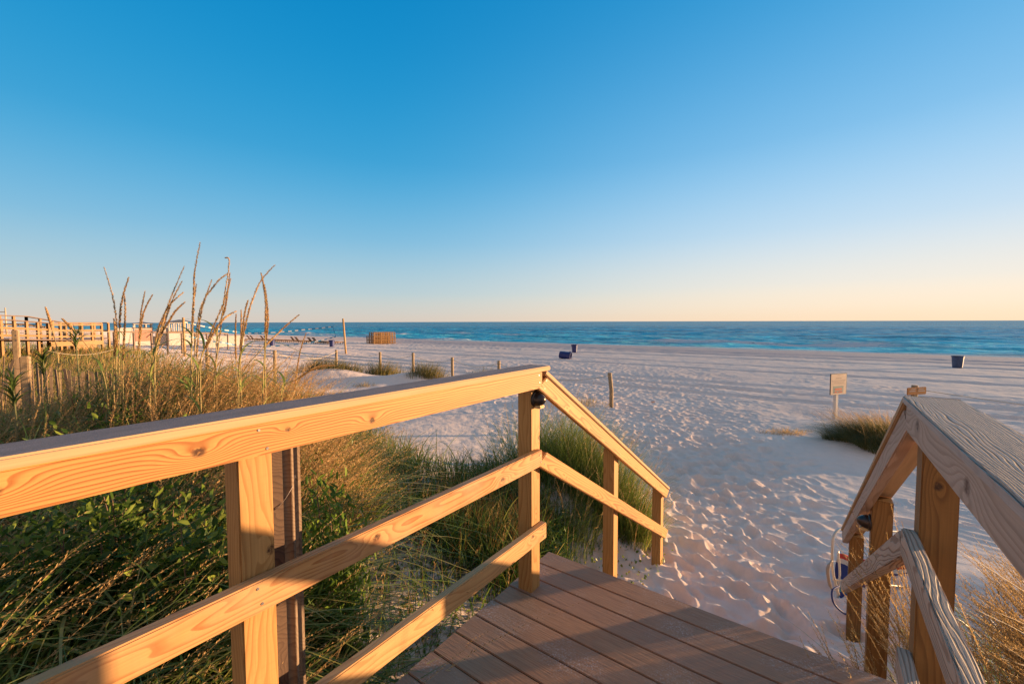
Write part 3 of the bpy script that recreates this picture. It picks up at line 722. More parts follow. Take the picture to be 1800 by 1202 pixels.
# low leafy ground cover and red-brown weeds between the rails
p = sample(26000, -50, 8, 1.5, 9, lambda x, y: vegdens(x, y)*np.where(fbm(x*1.7, y*1.7, 2, 55) > .45, 1, .25)); P = g3(p)
P[:, 2] += RS.rand(len(p))**1.3*.46*(.3+fbm(p[:, 0]*1.2, p[:, 1]*1.2, 2, 66))
V, F, A = leaves(P, .030, .014, .2, .25+.5*RS.rand(len(p))+.35*(RS.rand(len(p)) > .8)); tag(vobj('ground_cover', V, F, A, M_vine), kind='stuff')
p = sample(2600, -44, 5, 2.2, 8, lambda x, y: vegdens(x, y)*sstep(-3.6, -1.5, x)); P = g3(p)
V, F, A, mid = blades(P, .35+.35*RS.rand(len(p)), .004, RS.rand(len(p))*6.28, .1+.3*RS.rand(len(p)), .9+.1*RS.rand(len(p)), 4, .04)
tag(vobj('rusty_weeds', V, F, A, M_mass), kind='stuff')

p = sample(2600, -46, 6, 2.6, 9, lambda x, y: vegdens(x, y)*sstep(-4.5, -3.0, x)); P = g3(p); r = np.hypot(p[:, 0], p[:, 1])
V, F, A, mid = blades(P, .45+.45*RS.rand(len(p)), .006+.0016*r, RS.rand(len(p))*6.28, .3+.9*RS.rand(len(p)), .1+.8*RS.rand(len(p)), 8, .03, .6)
tag(vobj('long_grass', V, F, A, M_green), kind='stuff')
# --- broad-bladed reeds right behind the left rail
def inuv(n, u0, u1, v0, v1):
    u = RS.uniform(u0, u1, n); v = RS.uniform(v0, v1, n); x, y = xy(u, v); return np.column_stack([x, y])
p = inuv(2300, -.3, .9, -3.9, -1.50); P = g3(p)
V, F, A, mid = blades(P, .75+.70*RS.rand(len(p)), .009+.013*RS.rand(len(p)), RS.normal(size=len(p))*1.1+1.3, .35+.8*RS.rand(len(p)), RS.rand(len(p))**1.1, 9, .05, .6)
tag(vobj('reed_bed', V, F, A, M_reed), kind='stuff')
p = np.concatenate([inuv(900, -.4, .75, -2.5, -1.5), inuv(700, -.1, .85, -3.4, -2.0)]); P = g3(p)
V, F, A, mid = blades(P, .85+.75*RS.rand(len(p)), .010+.014*RS.rand(len(p)), RS.rand(len(p))*6.28, .5+1.0*RS.rand(len(p)), .3+.6*RS.rand(len(p)), 12, .04, .75)
tag(vobj('arching_blades', V, F, A, M_reed), kind='stuff')
p = inuv(300, -.8, .9, -3.8, -1.55); P = g3(p); P[:, 2] += .15
V, F, A, mid = blades(P, .8+.5*RS.rand(len(p)), .004, 1.25+.25*RS.normal(size=len(p)), .55+.45*RS.rand(len(p)), .5+.5*RS.rand(len(p)), 8, .01, .25)
V, F, A = join([(V, F, A), spikelets(mid, 60, .016, .006, .5, 1, .4)]); tag(vobj('leaning_seed_stalks', V, F, A, M_seed), kind='stuff')

# --- shrubs
def shrub(x, y, w, h, n, mat, label, ln=.045, wd=.028, group=None, upr=.3):
    z = gz(x, y); o = empty('leafy_shrub', (x, y, z), 0, label, 'shrub', group)
    nb = int(26*w/.7)+8; b = MB(); pts = []
    for i in range(nb):
        a = random.uniform(0, 6.283); r = w*math.sqrt(random.random())*.95; hh = h*random.uniform(.55, 1.0)*(1-.35*(r/w)**2)
        tip = Vector((r*math.cos(a), r*math.sin(a), hh)); base = Vector((tip.x*.25, tip.y*.25, -.03))
        m1 = base.lerp(tip, .5)+Vector((random.uniform(-.05, .05), random.uniform(-.05, .05), .03))
        b.tube([base, m1, tip], .007, 5, .002)
        for k in range(n//nb):
            f = random.uniform(.25, 1.05)
            c = (base.lerp(m1, f*2) if f < .5 else m1.lerp(tip, f*2-1)); s = .07*w/.7+.035
            pts.append((c.x+random.gauss(0, s), c.y+random.gauss(0, s), max(.02, c.z+random.gauss(0, s))))
    b.build('branches', M_twig, o)
    C = np.array(pts); V, F, A = leaves(C, ln, wd, upr); vobj('foliage', V, F, A, mat, o)
    return o
g_ = 'dark leafy shrubs behind the left handrail'
for (px, Y, w, h, lb) in [(335, 1.95, .36, 1.15, 'dark green broad-leaved shrub right behind the near left post'), (215, 2.15, .42, 1.2, 'dark leafy shrub in the middle of the thicket under the left handrail'), (60, 1.9, .38, 1.0, 'dark shrub at the left edge under the handrail'),
                          (300, 2.9, .45, 1.1, 'dark shrub farthest back in the thicket'), (110, 2.9, .45, 1.1, 'shrub behind the reeds at the far left of the thicket'), (400, 2.7, .32, .95, 'low shrub just right of the near left post'),
                          (218, 3.7, .22, 1.15, 'small green shrub among the golden grass above the handrail'), (455, 4.2, .25, .75, 'small green shrub poking over the cap below the tall seed heads')]:
    q = px3(px, 700, Y)
    shrub(q.x, q.y, w, h, 2900 if w > .3 else 1500, M_shrub, lb, ln=.055, wd=.027, group=g_)
x, y = xy(1.13, -2.02); shrub(x, y, .17, 1.42, 2800, M_bright, 'bright green willow-leaved shrub beside the weathered fence slats', .05, .016, None, .9)
x, y = xy(.62, -2.75); shrub(x, y, .26, .85, 1400, M_bright, 'yellow-green bush behind the near left post', .045, .018, None, .7)

# --- palm-like spiky plants at the left
def spiky(px, py, Y, label):
    c = px3(px, py, Y); z = gz(c.x, c.y); o = empty('spiky_plant', (c.x, c.y, z), 0, label, 'plant', 'spiky green plants at the left')
    h = max(.3, c.z-z)
    MB().tube([(0, 0, -.05), (.01, .01, h*.5), (0, 0, h)], .012, 6, .006).build('stem', M_stem_plain, o, True)
    n = 40; P = np.zeros((n, 3)); P[:, 2] = h-.02-RS.rand(n)**1.3*.20
    V, F, A, m = blades(P, .16+.13*RS.rand(n), .017, RS.rand(n)*6.28, .6+.7*RS.rand(n), RS.rand(n)*.8, 5, .0, .42)
    vobj('leaf_whorl', V, F, A, M_palm, o)
M_palm = leafmat('palm_leaf', [(0, (.05, .09, .02)), (1, (.14, .18, .045))], .3, .4)
M_stem_plain = plain('green_stem', (.13, .13, .05), .6)
for a in [(132, 585, 5.5, 'spiky dark green plant in front of the distant boardwalk landing'), (75, 628, 4.6, 'largest spiky green plant beside the sawn-off post'), 
          (22, 672, 3.6, 'spiky green plant at the left edge of the view')]: spiky(*a)

# --- tall sea oats against the sky, each its own plant
def catmull(pts, n):
    out = []; P = [pts[0]]+list(pts)+[pts[-1]]
    for i in range(1, len(P)-2):
        for k in range(n):
            t = k/n; a, b, c, d = P[i-1], P[i], P[i+1], P[i+2]
            out.append(.5*((2*b)+(c-a)*t+(2*a-5*b+4*c-d)*t*t+(3*b-a-3*c+d)*t**3))
    out.append(P[-2]); return out
def oats(stalks, Y, label, nleaf=5, head=.55, thick=1.0):
    """stalks: lists of (px, py) from the tip down; built at depth Y as real stems rooted in the dune"""
    last = px3(*stalks[0][-1], Y); z0 = gz(last.x, last.y)
    o = empty('sea_oats', (last.x, last.y, z0), 0, label, 'tall grass', 'tall seeding grass against the sky')
    org = Vector((last.x, last.y, z0)); hp = []
    for j, st in enumerate(stalks):
        dy = random.uniform(-.18, .18)
        pts = [px3(x, y, Y+dy+.10*(len(st)-1-i)*random.uniform(-1, 1)) for i, (x, y) in enumerate(st)]
        b = pts[-1].copy(); b.z = gz(b.x, b.y)-.02; b.x += random.uniform(-.03, .03); pts.append(b)
        c = [q-org for q in catmull(pts[::-1], 7)]
        L = len(c); MB().tube(c, .0055*thick, 5, .0016).build('stem', M_stem_plain2, o, True)
        mid = np.array([[list(q) for q in c]])
        f0 = 1-head*(.8+.3*random.random())
        V = spikelets(mid, 420, .021*thick, .0085*thick, max(.12, f0), 1, .34)
        vobj('seed_head', *V, M_seed, o)
        nl = max(2, nleaf)
        k = RS.randint(int(L*.12), max(int(L*.12)+2, int(L*.42)), nl); Pb = np.array([list(c[i]) for i in k])
        V, F, A, m = blades(Pb, .30+.36*RS.rand(nl), .018+.010*RS.rand(nl), RS.rand(nl)*6.28, .7+.9*RS.rand(nl), .25+.6*RS.rand(nl), 11, .03, .85)
        vobj('leaves', V, F, A, M_reed, o)
    return o
M_stem_plain2 = plain('straw_stem', (.30, .23, .09), .6)
oats([[(183, 470), (200, 530), (206, 600), (205, 665)], [(226, 488), (212, 545), (210, 660)], [(219, 520), (220, 560), (216, 660)], [(200, 560), (203, 600), (200, 670)]], 4.0, 'dense pair of splayed golden seed heads, leftmost of the tall group', 3)
oats([[(268, 518), (250, 560), (246, 650)], [(255, 512), (247, 560), (243, 655)]], 4.4, 'short thin seed heads in front of the small white hut', 3)
oats([[(324, 468), (296, 535), (278, 600), (262, 680)], [(320, 494), (298, 540), (275, 620), (264, 685)], [(322, 514), (290, 550), (272, 630)], [(325, 531), (300, 560), (272, 640)]], 3.9, 'cluster of four seed heads fanning to the right left of the tallest stalk', 4)
oats([[(352, 426), (342, 480), (340, 545), (336, 680)]], 3.8, 'tallest straight seed head standing above all the others', 6)
oats([[(398, 482), (378, 500), (352, 545), (340, 640), (334, 700)], [(372, 492), (352, 560), (345, 680)], [(345, 500), (338, 560), (338, 690)]], 4.0, 'seed heads arching right just beside the tallest stalk', 6)
oats([[(396, 453), (403, 460), (395, 520), (385, 600), (376, 690)], [(406, 490), (392, 535), (365, 600), (348, 670)], [(404, 480), (396, 540), (380, 610)]], 4.1, 'hooked seed head with its bent tip right of the tallest stalk', 6)
oats([[(415, 547), (392, 562), (368, 600), (352, 660)]], 3.7, 'low curving seed head crossing below the hooked one', 3)
oats([[(483, 466), (458, 495), (438, 545), (425, 610), (418, 700)], [(436, 528), (429, 560), (423, 660)]], 3.9, 'long seed head leaning right over the loungers', 5)
oats([[(424, 545), (424, 590), (420, 680)], [(415, 552), (414, 600), (418, 690)]], 4.3, 'two thin upright stalks left of the leaning seed head', 2)
oats([[(459, 480), (467, 530), (466, 600), (462, 720)], [(465, 500), (471, 560), (466, 650)]], 3.6, 'upright twin seed heads in front of the left blue barrel', 5)
oats([[(526, 553), (500, 575), (462, 612), (430, 650), (415, 700)]], 4.2, 'seed head slanting far to the right across the sea', 3, .45)
oats([[(538, 586), (527, 620), (518, 680), (512, 720)]], 4.5, 'rightmost thin slanting straw stalk', 2, .5)
oats([[(588, 642), (560, 645), (525, 665), (495, 700)]], 4.0, 'low seed head bowing right over the sand', 2, .5)
oats([[(80, 540), (92, 580), (104, 650)]], 4.2, 'single slanted stalk in front of the boardwalk landing', 1, .3)
oats([[(109, 560), (140, 592), (170, 635), (188, 690)]], 4.0, 'dark bare stalk falling rightwards at the left', 1, .2)

p = []
for i in range(240):
    q = px3(RS.uniform(20, 540) if i % 4 == 0 else RS.uniform(180, 530), 700, RS.uniform(3.3, 5.0)); p.append((q.x, q.y))
P = g3(np.array(p)); n = len(P)
V, F, A, mid = blades(P, .95+.70*RS.rand(n)**1.6, .006, 1.3+.7*RS.normal(size=n), .12+.45*RS.rand(n), .3+.6*RS.rand(n), 10, .015, .35)
V, F, A = join([(V, F, A), spikelets(mid, 130, .020, .008, .5, 1, .34)]); tag(vobj('thin_seed_stalks', V, F, A, M_seed), kind='stuff')
# --- clumps
def clump(x, y, w, h, n, mat, label, lean=1.3, bend=.5, wid=.004, seeds=0, group=None, cat='grass clump', rb=.5, spread=1.0, wy=None, blow=.5):
    z = gz(x, y); o = empty('grass_clump', (x, y, z), 0, label, cat, group)
    a = RS.rand(n)*6.283; r = w*RS.rand(n)**.68*(1+.25*np.sin(a*3+x)); px_, py_ = r*np.cos(a), r*np.sin(a)*(wy or 1)
    P = np.column_stack([px_, py_, ground(x+px_, y+py_)-z-.02])
    la = np.where(RS.rand(n) < blow, lean+RS.normal(size=n)*.5, np.arctan2(px_, py_)+RS.normal(size=n)*.6)
    V, F, A, m = blades(P, h*(.35+.8*RS.rand(n))*(1-.30*np.minimum(r/w, 1.2)**2), wid*(.7+.6*RS.rand(n)), la, bend*(.3+1.2*RS.rand(n)), rb+.25*RS.normal(size=n), 5, .03, .4)
    tag(vobj('blades', V, F, A, mat, o), kind='stuff')
    if seeds:
        k = RS.randint(0, n, seeds)
        V, F, A, m = blades(P[k], h*(1.0+.35*RS.rand(seeds)), wid*.8, la[k], bend*(.3+.6*RS.rand(seeds)), .6+.4*RS.rand(seeds), 6, .01, .3)
        V, F, A = join([(V, F, A), spikelets(m, 22, .022, .006, .6, 1, .35)]); tag(vobj('seed_stalks', V, F, A, M_seed, o), kind='stuff')
    return o
for (px, Y, w, h, n, lb) in [(925, 5.9, .5, 1.15, 1500, 'tall olive grass clump directly behind the corner post'), (990, 5.6, .45, 1.2, 2300, 'tallest green grass clump right of the corner post'),
                              (1045, 5.2, .42, 1.05, 2100, 'green grass clump behind the first stair post'), (1095, 4.8, .34, .85, 1500, 'green grass clump between the two stair posts'), (1128, 4.55, .2, .62, 500, 'small green clump next to the last left stair post'),
                              (1010, 4.5, .35, .6, 600, 'low sparse clump in front of the tall green grass')]:
    c = px3(px, 800, Y); clump(c.x, c.y, w, h, n, M_green, lb, wid=.0055, seeds=25, rb=.5)
gm = 'grass tufts on the small sand mounds'
M_mound = leafmat('mound_grass', [(0, (.07, .09, .02)), (.35, (.18, .17, .045)), (.7, (.36, .25, .08)), (1, (.48, .30, .10))])
for (px, py, Y, w, h, n, lb) in [(560, 650, 19.3, 1.3, .8, 1300, 'wide tuft on the largest sand mound, behind the slanting straw stalk'), (612, 650, 19.6, .9, .65, 700, 'tuft just right of the post on the largest mound'), (672, 648, 20.2, 1.0, .95, 1100, 'tuft around the post below the stacked wooden frames'),
                              (752, 660, 18.3, .95, .8, 1100, 'tawny tuft on a hump between two rope posts'), (855, 655, 16.4, .9, .8, 700, 'tuft next to the short post just above the handrail cap'), (640, 665, 17.0, .5, .3, 160, 'small pale tuft on the front slope of the largest mound'),
                              (1028, 700, 13.2, .9, .25, 200, 'thin dry tuft left of the lone post'), (700, 640, 22, 1.0, .3, 160, 'sparse pale tuft far behind the rope posts')]:
    c = px3(px, py, Y); clump(c.x, c.y, w, h, n, M_dryg if n < 250 else M_mound, lb, wid=.012, wy=.5, rb=.4, group=gm, bend=.45)
clump(7.6, 8.4, .95, .70, 9000, M_mound, 'large dark green windblown grass clump left of the right handrail', lean=-1.4, bend=1.15, wid=.007, seeds=220, rb=.22, wy=.75, blow=.6)
clump(8.3, 9.2, .8, .5, 1300, M_dryg, 'golden thin grass on the crest behind the dark green clump', lean=-1.4, bend=.7, wid=.006, seeds=60, rb=.6, wy=.6)
clump(6.5, 9.8, .6, .2, 420, M_dryg, 'low yellow tuft at the foot of the white sign', lean=1.4, bend=.9, wid=.007, rb=.8, wy=.5)
# golden seeding grass beyond the right handrail
def plume(name, px, Y, zt, n, label, tips, wb=.25):
    """stalks rooted round one spot; tips: list of (px, py) the plumes reach towards, jittered"""
    b0 = px3(px, 1100, Y); x, y = b0.x, b0.y; z = gz(x, y); org = Vector((x, y, z))
    o = empty('plume_grass', org, 0, label, 'grass clump')
    mids = []; K = 11
    for i in range(n):
        tx, ty, tY = random.choice(tips); tp = px3(tx+random.gauss(0, 34), ty+random.gauss(0, 30), tY+random.gauss(0, .12))-org
        bs = Vector((random.gauss(0, wb), random.gauss(0, wb*.6), -.05))
        md = bs.lerp(tp, .5)+Vector((0, 0, .10+.22*random.random()))+Vector((random.gauss(0, .03), random.gauss(0, .03), 0))
        mids.append([list(bs*(1-t)**2+md*2*t*(1-t)+tp*t*t) for t in np.linspace(0, 1, K)])
    mid = np.array(mids)
    d = np.gradient(mid, axis=1); s = np.cross(d, RS.normal(size=(n, 1, 3))); s /= np.linalg.norm(s, axis=-1, keepdims=True)
    w = (.0018*(1-np.linspace(0, 1, K))**.5+.0006)[None, :, None]
    V = np.stack([mid-s*w, mid+s*w], 2).reshape(-1, 3); idx = np.arange(n*K*2).reshape(n, K, 2)
    F = np.stack([idx[:, :-1, 0], idx[:, :-1, 1], idx[:, 1:, 1], idx[:, 1:, 0]], -1).reshape(-1, 4)
    st = (V, F, np.repeat(RS.rand(n)*.8, K*2))
    tag(vobj('seed_plumes', *join([st, spikelets(mid, 120, .015, .0052, .38, 1, .42)]), M_gold, o), kind='stuff')
    nl = n*3; P = np.column_stack([RS.normal(size=(nl, 2))*wb*1.2, np.zeros(nl)-.03])
    V, F, A, m = blades(P, .35+.45*RS.rand(nl), .008, -1.5+RS.normal(size=nl)*.8, .3+.8*RS.rand(nl), RS.rand(nl)*.8, 7, .03, .5)
    tag(vobj('green_blades', V, F, A, M_reed, o), kind='stuff')
M_gold = leafmat('golden_plume', [(0, (.25, .17, .06)), (.5, (.43, .28, .11)), (1, (.60, .42, .20))], .45, .6)
plume('a', 2060, 2.1, 0, 480, 'dense golden plumes leaning left beyond the right handrail', [(1730, 990, 2.1), (1700, 1060, 2.0), (1760, 1040, 2.3), (1720, 1130, 1.9), (1790, 1110, 2.1), (1780, 1000, 2.4), (1830, 1150, 2.2)], .28)
plume('b', 1760, 1.95, 0, 85, 'golden plumes leaning left between the right stair posts', [(1590, 1010, 2.0), (1560, 1060, 2.1), (1500, 1030, 2.1), (1470, 965, 2.0), (1600, 1080, 1.9), (1540, 1120, 1.9), (1610, 1040, 2.1)], .13)
plume('c', 1640, 1.75, 0, 26, 'sparse low plumes reaching left across the sand at the deck corner', [(1440, 1090, 1.9), (1450, 1150, 1.8), (1490, 1130, 1.9)], .08)
plume('d', 1655, 2.0, 0, 8, 'thin plume rising under the right stair cap', [(1542, 890, 2.2), (1550, 905, 2.2)], .05)
# vines and litter near the steps
p = np.concatenate([inuv(420, 2.5, 4.6, -2.3, -1.2), inuv(900, .5, 2.6, -2.6, -1.45)]); P = g3(p); P[:, 2] += .01+.05*RS.rand(len(p))
V, F, A = leaves(P, .034, .026, .6, .4+.6*RS.rand(len(p))); tag(vobj('beach_vine', V, F, A, M_vine), kind='stuff')
p = inuv(3800, -.3, 3.0, -3.0, -1.4); P = g3(p); P[:, 2] += .004
V, F, A, mid = blades(P, .012+.01*RS.rand(len(p)), .004, RS.rand(len(p))*6.28, 4+8*RS.rand(len(p)), RS.rand(len(p)), 2, 0, 0)
tag(vobj('dead_litter', V, F, A, leafmat('litter', [(0, (.05, .03, .02)), (.5, (.14, .08, .05)), (1, (.34, .22, .12))], .05)), kind='stuff')

# ================================================================== fences, posts, ropes
M_lath = wood('grey_lath', (.25, .18, .12), (.16, .10, .065), freq=90, z0=.03, depth=.05, rough=.8, bump=.001)
M_oldpost = wood('round_post', (.36, .26, .15), (.20, .13, .07), freq=110, z0=.0, depth=.02, rough=.8, bump=.001)
M_darklath = wood('dark_lath', (.12, .075, .05), (.06, .035, .025), freq=90, z0=.03, depth=.05, rough=.8)
M_rope = plain('rope', (.50, .42, .30), .9)
M_wire = plain('fence_wire', (.16, .13, .12), .5, metal=.6)
fence = empty('sand_fence', (0, 0, 0), 0, 'weathered picket sand fence of thin slats and wire starting behind the near left post', 'fence')
path = [px3(487, 900, 1.29), px3(508, 900, 1.33), px3(524, 900, 1.40), px3(521, 900, 1.9), px3(516, 900, 2.7), px3(508, 800, 3.8), px3(495, 750, 4.6)]
tops = [1.20, 1.20, 1.18, .9, .75, .62, .56]
k = 0
for i, q in enumerate(path):
    z = gz(q.x, q.y); w = .036
    if i == 2: w = .022
    lean = .02*(i % 3-1)
    M = Matrix.Translation((q.x, q.y, 0)) @ Matrix.Rotation(-.5+.3*(i % 2) if i else .9, 4, 'Z')
    MB().box((-w/2, -.006, z-.1), (w/2, .006, tops[i]), M, .0015).build('picket', M_lath if i != 0 else M_darklath, fence)
fp = []
for t in np.linspace(0, 1, 66):
    px = 500-520*t; Y = 4.7+2.6*t+.15*math.sin(t*9); q = px3(px, 700, Y); fp.append((q.x, q.y, px))
for i, (x, y, px) in enumerate(fp):
    topy = np.interp(px, [-20, 60, 130, 230, 330, 430, 500], [625, 640, 655, 658, 700, 712, 705])+random.uniform(-7, 7)
    zt = px3(px, topy, y).z; z = gz(x, y)
    M = Matrix.Translation((x, y, zt)) @ Matrix.Rotation(random.uniform(-.5, .9), 4, 'Z') @ Matrix.Rotation(random.gauss(0, .05)+(.28 if px < 30 else 0), 4, 'Y')
    MB().box((-.019, -.005, z-zt-.1), (.019, .005, 0), M).build('picket', M_lath, fence)
for dz in (.12, .42):
    MB().tube([(x+random.uniform(-.01, .01), y-.01, px3(px, np.interp(px, [-20, 60, 130, 230, 330, 430, 500], [625, 640, 655, 658, 700, 712, 705]), y).z-dz+random.uniform(-.01, .01)) for x, y, px in fp], .003, 5).build('wire', M_wire, fence)
for z in (1.12, .93, .62):
    a, b, c, d = path[0], path[1], path[2], path[3]
    MB().tube([(a.x-.02, a.y-.012, z-.03), (a.x, a.y-.012, z-.02), ((a.x+b.x)/2, a.y-.01, z-.015), (b.x, b.y-.02, z+.0), (b.x+.02, b.y-.014, z+.035), (c.x, c.y-.016, z+.05), (c.x+.004, c.y+.01, z-.01), (c.x-.006, c.y, z-.05), (d.x, d.y, z-.2)], .0016, 6).build('wire', M_wire, fence, True)

def rpost(px, pyt, pyb, Y, r, label, lean=(0, 0), group='wooden rope posts standing in the sand', mat=None, cut=False):
    t = px3(px, pyt, Y); z = gz(t.x, t.y)
    o = empty('rope_post', (t.x, t.y, z), random.uniform(0, 6), label, 'post', group); h = t.z-z
    n = 12; MB().tube([(0, 0, -.3), (0, 0, h*.5), (lean[0], lean[1], h-.01), (lean[0], lean[1], h)], [r, r, r, r*.86], 14).build('shaft', mat or M_oldpost2, o, True)
    o.rotation_euler = (0, 0, 0)
    MB().tube([(lean[0]*.9+r*1.04*math.cos(a), lean[1]*.9+r*1.04*math.sin(a), h-.09+.006*math.sin(3*a)) for a in np.linspace(0, 6.283, 17)], .008, 6).build('rope_loop', M_rope, o, True)
    return Vector((t.x+lean[0]*.9, t.y+lean[1]*.9, z+h-.09))
M_oldpost2 = plain('post_timber', (.30, .21, .12), .8, .25, 18)
rp = {}
for key, px, pyt, Y, r, lb, ln in [('a', 1075, 655, 12.9, .062, 'lone rope post standing in the trodden sand right of the handrail', (-.06, 0)), ('b', 877, 634, 15.8, .06, 'short rope post just above the handrail cap', (0, 0)),
        ('c', 795, 628, 17.5, .06, 'rope post between the tawny tuft and the handrail', (0, 0)), ('d', 726, 620, 19.6, .06, 'rope post left of the tawny tuft', (0, 0)), ('e', 668, 618.5, 20.6, .06, 'rope post in the tuft below the stacked frames', (0, 0)),
        ('f', 591, 615, 20.8, .06, 'rope post on the largest grassy mound', (0, 0)), ('g', 482, 615.5, 14.6, .055, 'rope post in front of the left blue barrel', (.02, 0)), ('h', 364, 618, 14.5, .06, 'rope post half hidden behind the tall seed heads', (0, 0)),
        ('s', 1608, 677, 9.6, .06, 'rope post behind the orange sign', (0, 0)), ('t', 2100, 742, 9.6, .06, 'rope post beyond the right handrail', (0, 0))]:
    rp[key] = rpost(px, pyt, 0, Y, r, lb, ln)
def rope(a, b, sag, label, r=.009):
    a, b = Vector(a), Vector(b); pts = [a.lerp(b, t)-Vector((0, 0, 4*sag*t*(1-t))) for t in np.linspace(0, 1, 18)]
    pts = [Vector((p.x, p.y, max(p.z, gz(p.x, p.y)+.03))) for p in pts]
    tag(MB().tube(pts, r, 6).build('rope', M_rope, None, True), label, 'rope', 'ropes slung between the posts')
for a, b, s_, lb in [('a', 'b', .35, 'sagging rope from the lone post to the short post at the cap'), ('b', 'c', .22, 'rope between the two posts above the handrail'), ('c', 'd', .22, 'rope over the tawny tuft'), ('d', 'e', .2, 'rope below the stacked frames'),
                     ('e', 'f', .2, 'rope over the largest mound'), ('f', 'g', .3, 'rope from the mound back to the post by the barrel'), ('g', 'h', .3, 'rope behind the tall seed heads'), ('s', 't', .03, 'dark taut rope right of the orange sign')]:
    rope(rp[a], rp[b], s_, lb)
# stout posts at the far left
def sqpost(px, pyt, Y, w, label, holes=False):
    t = px3(px, pyt, Y); z = gz(t.x, t.y); o = empty('timber_post', (t.x, t.y, z), .5, label, 'post')
    b = MB().box((-w/2, -w/2, -.3), (w/2, w/2, t.z-z), None, .01); b.build('shaft', M_oldpost2, o)
    if holes:
        for dz in (.10, .19): MB().lathe([(.0003, 0), (.014, 0), (.014, -.01)], 10, Matrix.Translation((w*.18, -w/2-.001, t.z-z-dz)) @ Matrix.Rotation(math.pi/2, 4, 'X')).build('bolt_hole', M_wire, o)
    return t
sqpost(27, 580, 7.6, .08, 'tall square post with two bolt holes at the left edge', True)
sqpost(44, 626, 5.6, .085, 'sawn-off post with a pale top beside the spiky plant')
rope(px3(-60, 572, 12), px3(44, 585, 12), .06, 'pale rope in front of the far boardwalk ramp', .007)
rope(px3(44, 585, 12), px3(205, 583, 14), .0, 'pale rope under the boardwalk landing', .007)
rope(px3(80, 615, 9.5), px3(205, 612, 10.5), .14, 'white sagging rope across the golden grass at the left', .006)

# ================================================================== things on the beach
def at(px, Y): 
    c = px3(px, 600, Y); return c.x, c.y, gz(c.x, c.y)
M_blue = plain('barrel_navy', (.018, .028, .13), .45, .25, 5)
M_blue2 = plain('barrel_scuffed', (.035, .06, .13), .55, .4, 5)
def barrel(loc, rot, label, mat=None, s=1.0):
    o = empty('trash_barrel', loc, 0, label, 'barrel'); o.rotation_euler = rot; o.scale = (s,)*3
    mat = mat or M_blue
    prof = [(.0005, 0), (.245, 0), (.25, .02)]
    for i in range(1, 10): prof += [(.25+.006*i, .08*i), (.255+.006*i, .08*i+.008), (.255+.006*i, .08*i+.02), (.252+.006*i, .08*i+.028)]
    prof += [(.318, .82), (.300, .82), (.24, .03), (.0005, .03)]
    MB().lathe(prof, 36).build('body', mat, o, True)
    MB().lathe([(.312, .79), (.338, .79), (.342, .83), (.332, .85), (.305, .85), (.30, .83)], 36).build('rim', mat, o, True)
    for sx in (1, -1): MB().box((sx*.345-.02, -.07, .70), (sx*.345+.035, .07, .80), None, .012).build('handle', mat, o)
    return o
x, y, z = at(1010, 43.5); barrel((x, y, z-.02), (0, 0, .2), 'upright navy trash barrel near the water beyond the toppled one')
x, y, z = at(984, 34.5); barrel((x, y, z+.34), (0, R(98), R(-22)), 'toppled navy trash barrel lying on the sand', None, 1.12)
x, y, z = at(1685, 28.5); barrel((x, y, z-.02), (0, 0, 1.0), 'upright blue-grey barrel at the right near the sea', M_blue2, .98)
x, y, z = at(478, 51); barrel((x, y, z-.02), (0, 0, .5), 'navy barrel in front of the left end of the loungers')
x, y, z = at(583, 52); barrel((x, y, z-.02), (0, 0, .9), 'navy barrel under the sagging net')

# sign boards
M_cream = plain('sign_cream', (.60, .43, .30), .6, .06); M_white = plain('white_paint', (.56, .51, .45), .55, .06)
M_black = plain('dark_edge', (.03, .03, .035), .5); M_ink = plain('sign_ink', (.30, .22, .18), .6); M_red = plain('sign_red', (.52, .07, .035), .55); M_teal = plain('sign_teal', (.20, .27, .23), .6)
x, y, z = at(1473, 11.6); SR = .32
sg = empty('beach_sign', (x, y, z), SR, 'cream notice board with red lettering on a white post', 'sign')
zt = px3(1473, 656, 11.6).z-z
MB().box((-.048, -.03, -.4), (.048, .045, zt-.05), None, .005).build('post', M_white, sg)
MB().box((-.315, -.062, zt-.585), (.315, -.035, zt), None, .003).build('back_board', M_black, sg)
MB().box((-.315, -.0665, zt-.583), (.292, -.0625, zt-.012), None).build('panel', M_cream, sg)
b = MB(); yy = -.0672
def stroke(b, x0, x1, zc, h): 
    xx = x0
    while xx < x1:
        w = random.uniform(.010, .03); b.box((xx, yy-.0006, zc-h/2), (min(xx+w, x1), yy+.0004, zc+h/2)); xx += w+.006
stroke(b, -.09, .05, zt-.05, .010); stroke(b, -.12, .09, zt-.13, .020); stroke(b, -.28, .25, zt-.19, .012); stroke(b, -.27, .24, zt-.225, .010); stroke(b, -.20, .20, zt-.26, .010); stroke(b, -.28, .25, zt-.29, .008)
b.build('small_lettering', M_ink, sg)
MB().box((-.215, yy-.0006, zt-.545), (.18, yy+.0004, zt-.345)).build('picture_frame', M_teal, sg)
MB().box((-.16, yy-.0016, zt-.47), (.12, yy-.0009, zt-.405)).build('red_band', M_red, sg)
b = MB(); yy -= .0014
for x0, x1 in ((-.17, -.06), (-.02, .15)):
    b = MB(); stroke(b, x0, x1, zt-.515, .042); b.build('red_lettering', M_red, sg)
x, y, z = at(1611, 9.5); zt = px3(1611, 680, 9.5).z-z
og = empty('orange_sign', (x, y, z), .25, 'small orange board with white lettering behind the right handrail peak', 'sign')
M_or = plain('orange_board', (.45, .17, .035), .6, .08)
MB().box((-.30, -.055, zt-.17), (.30, -.035, zt), None, .012).build('board', M_or, og)
b = MB(); yy = -.0556
stroke(b, -.20, -.05, zt-.04, .016); stroke(b, .05, .20, zt-.04, .016); stroke(b, -.24, -.05, zt-.085, .018); stroke(b, .04, .24, zt-.085, .018); b.build('lettering', M_white, og)
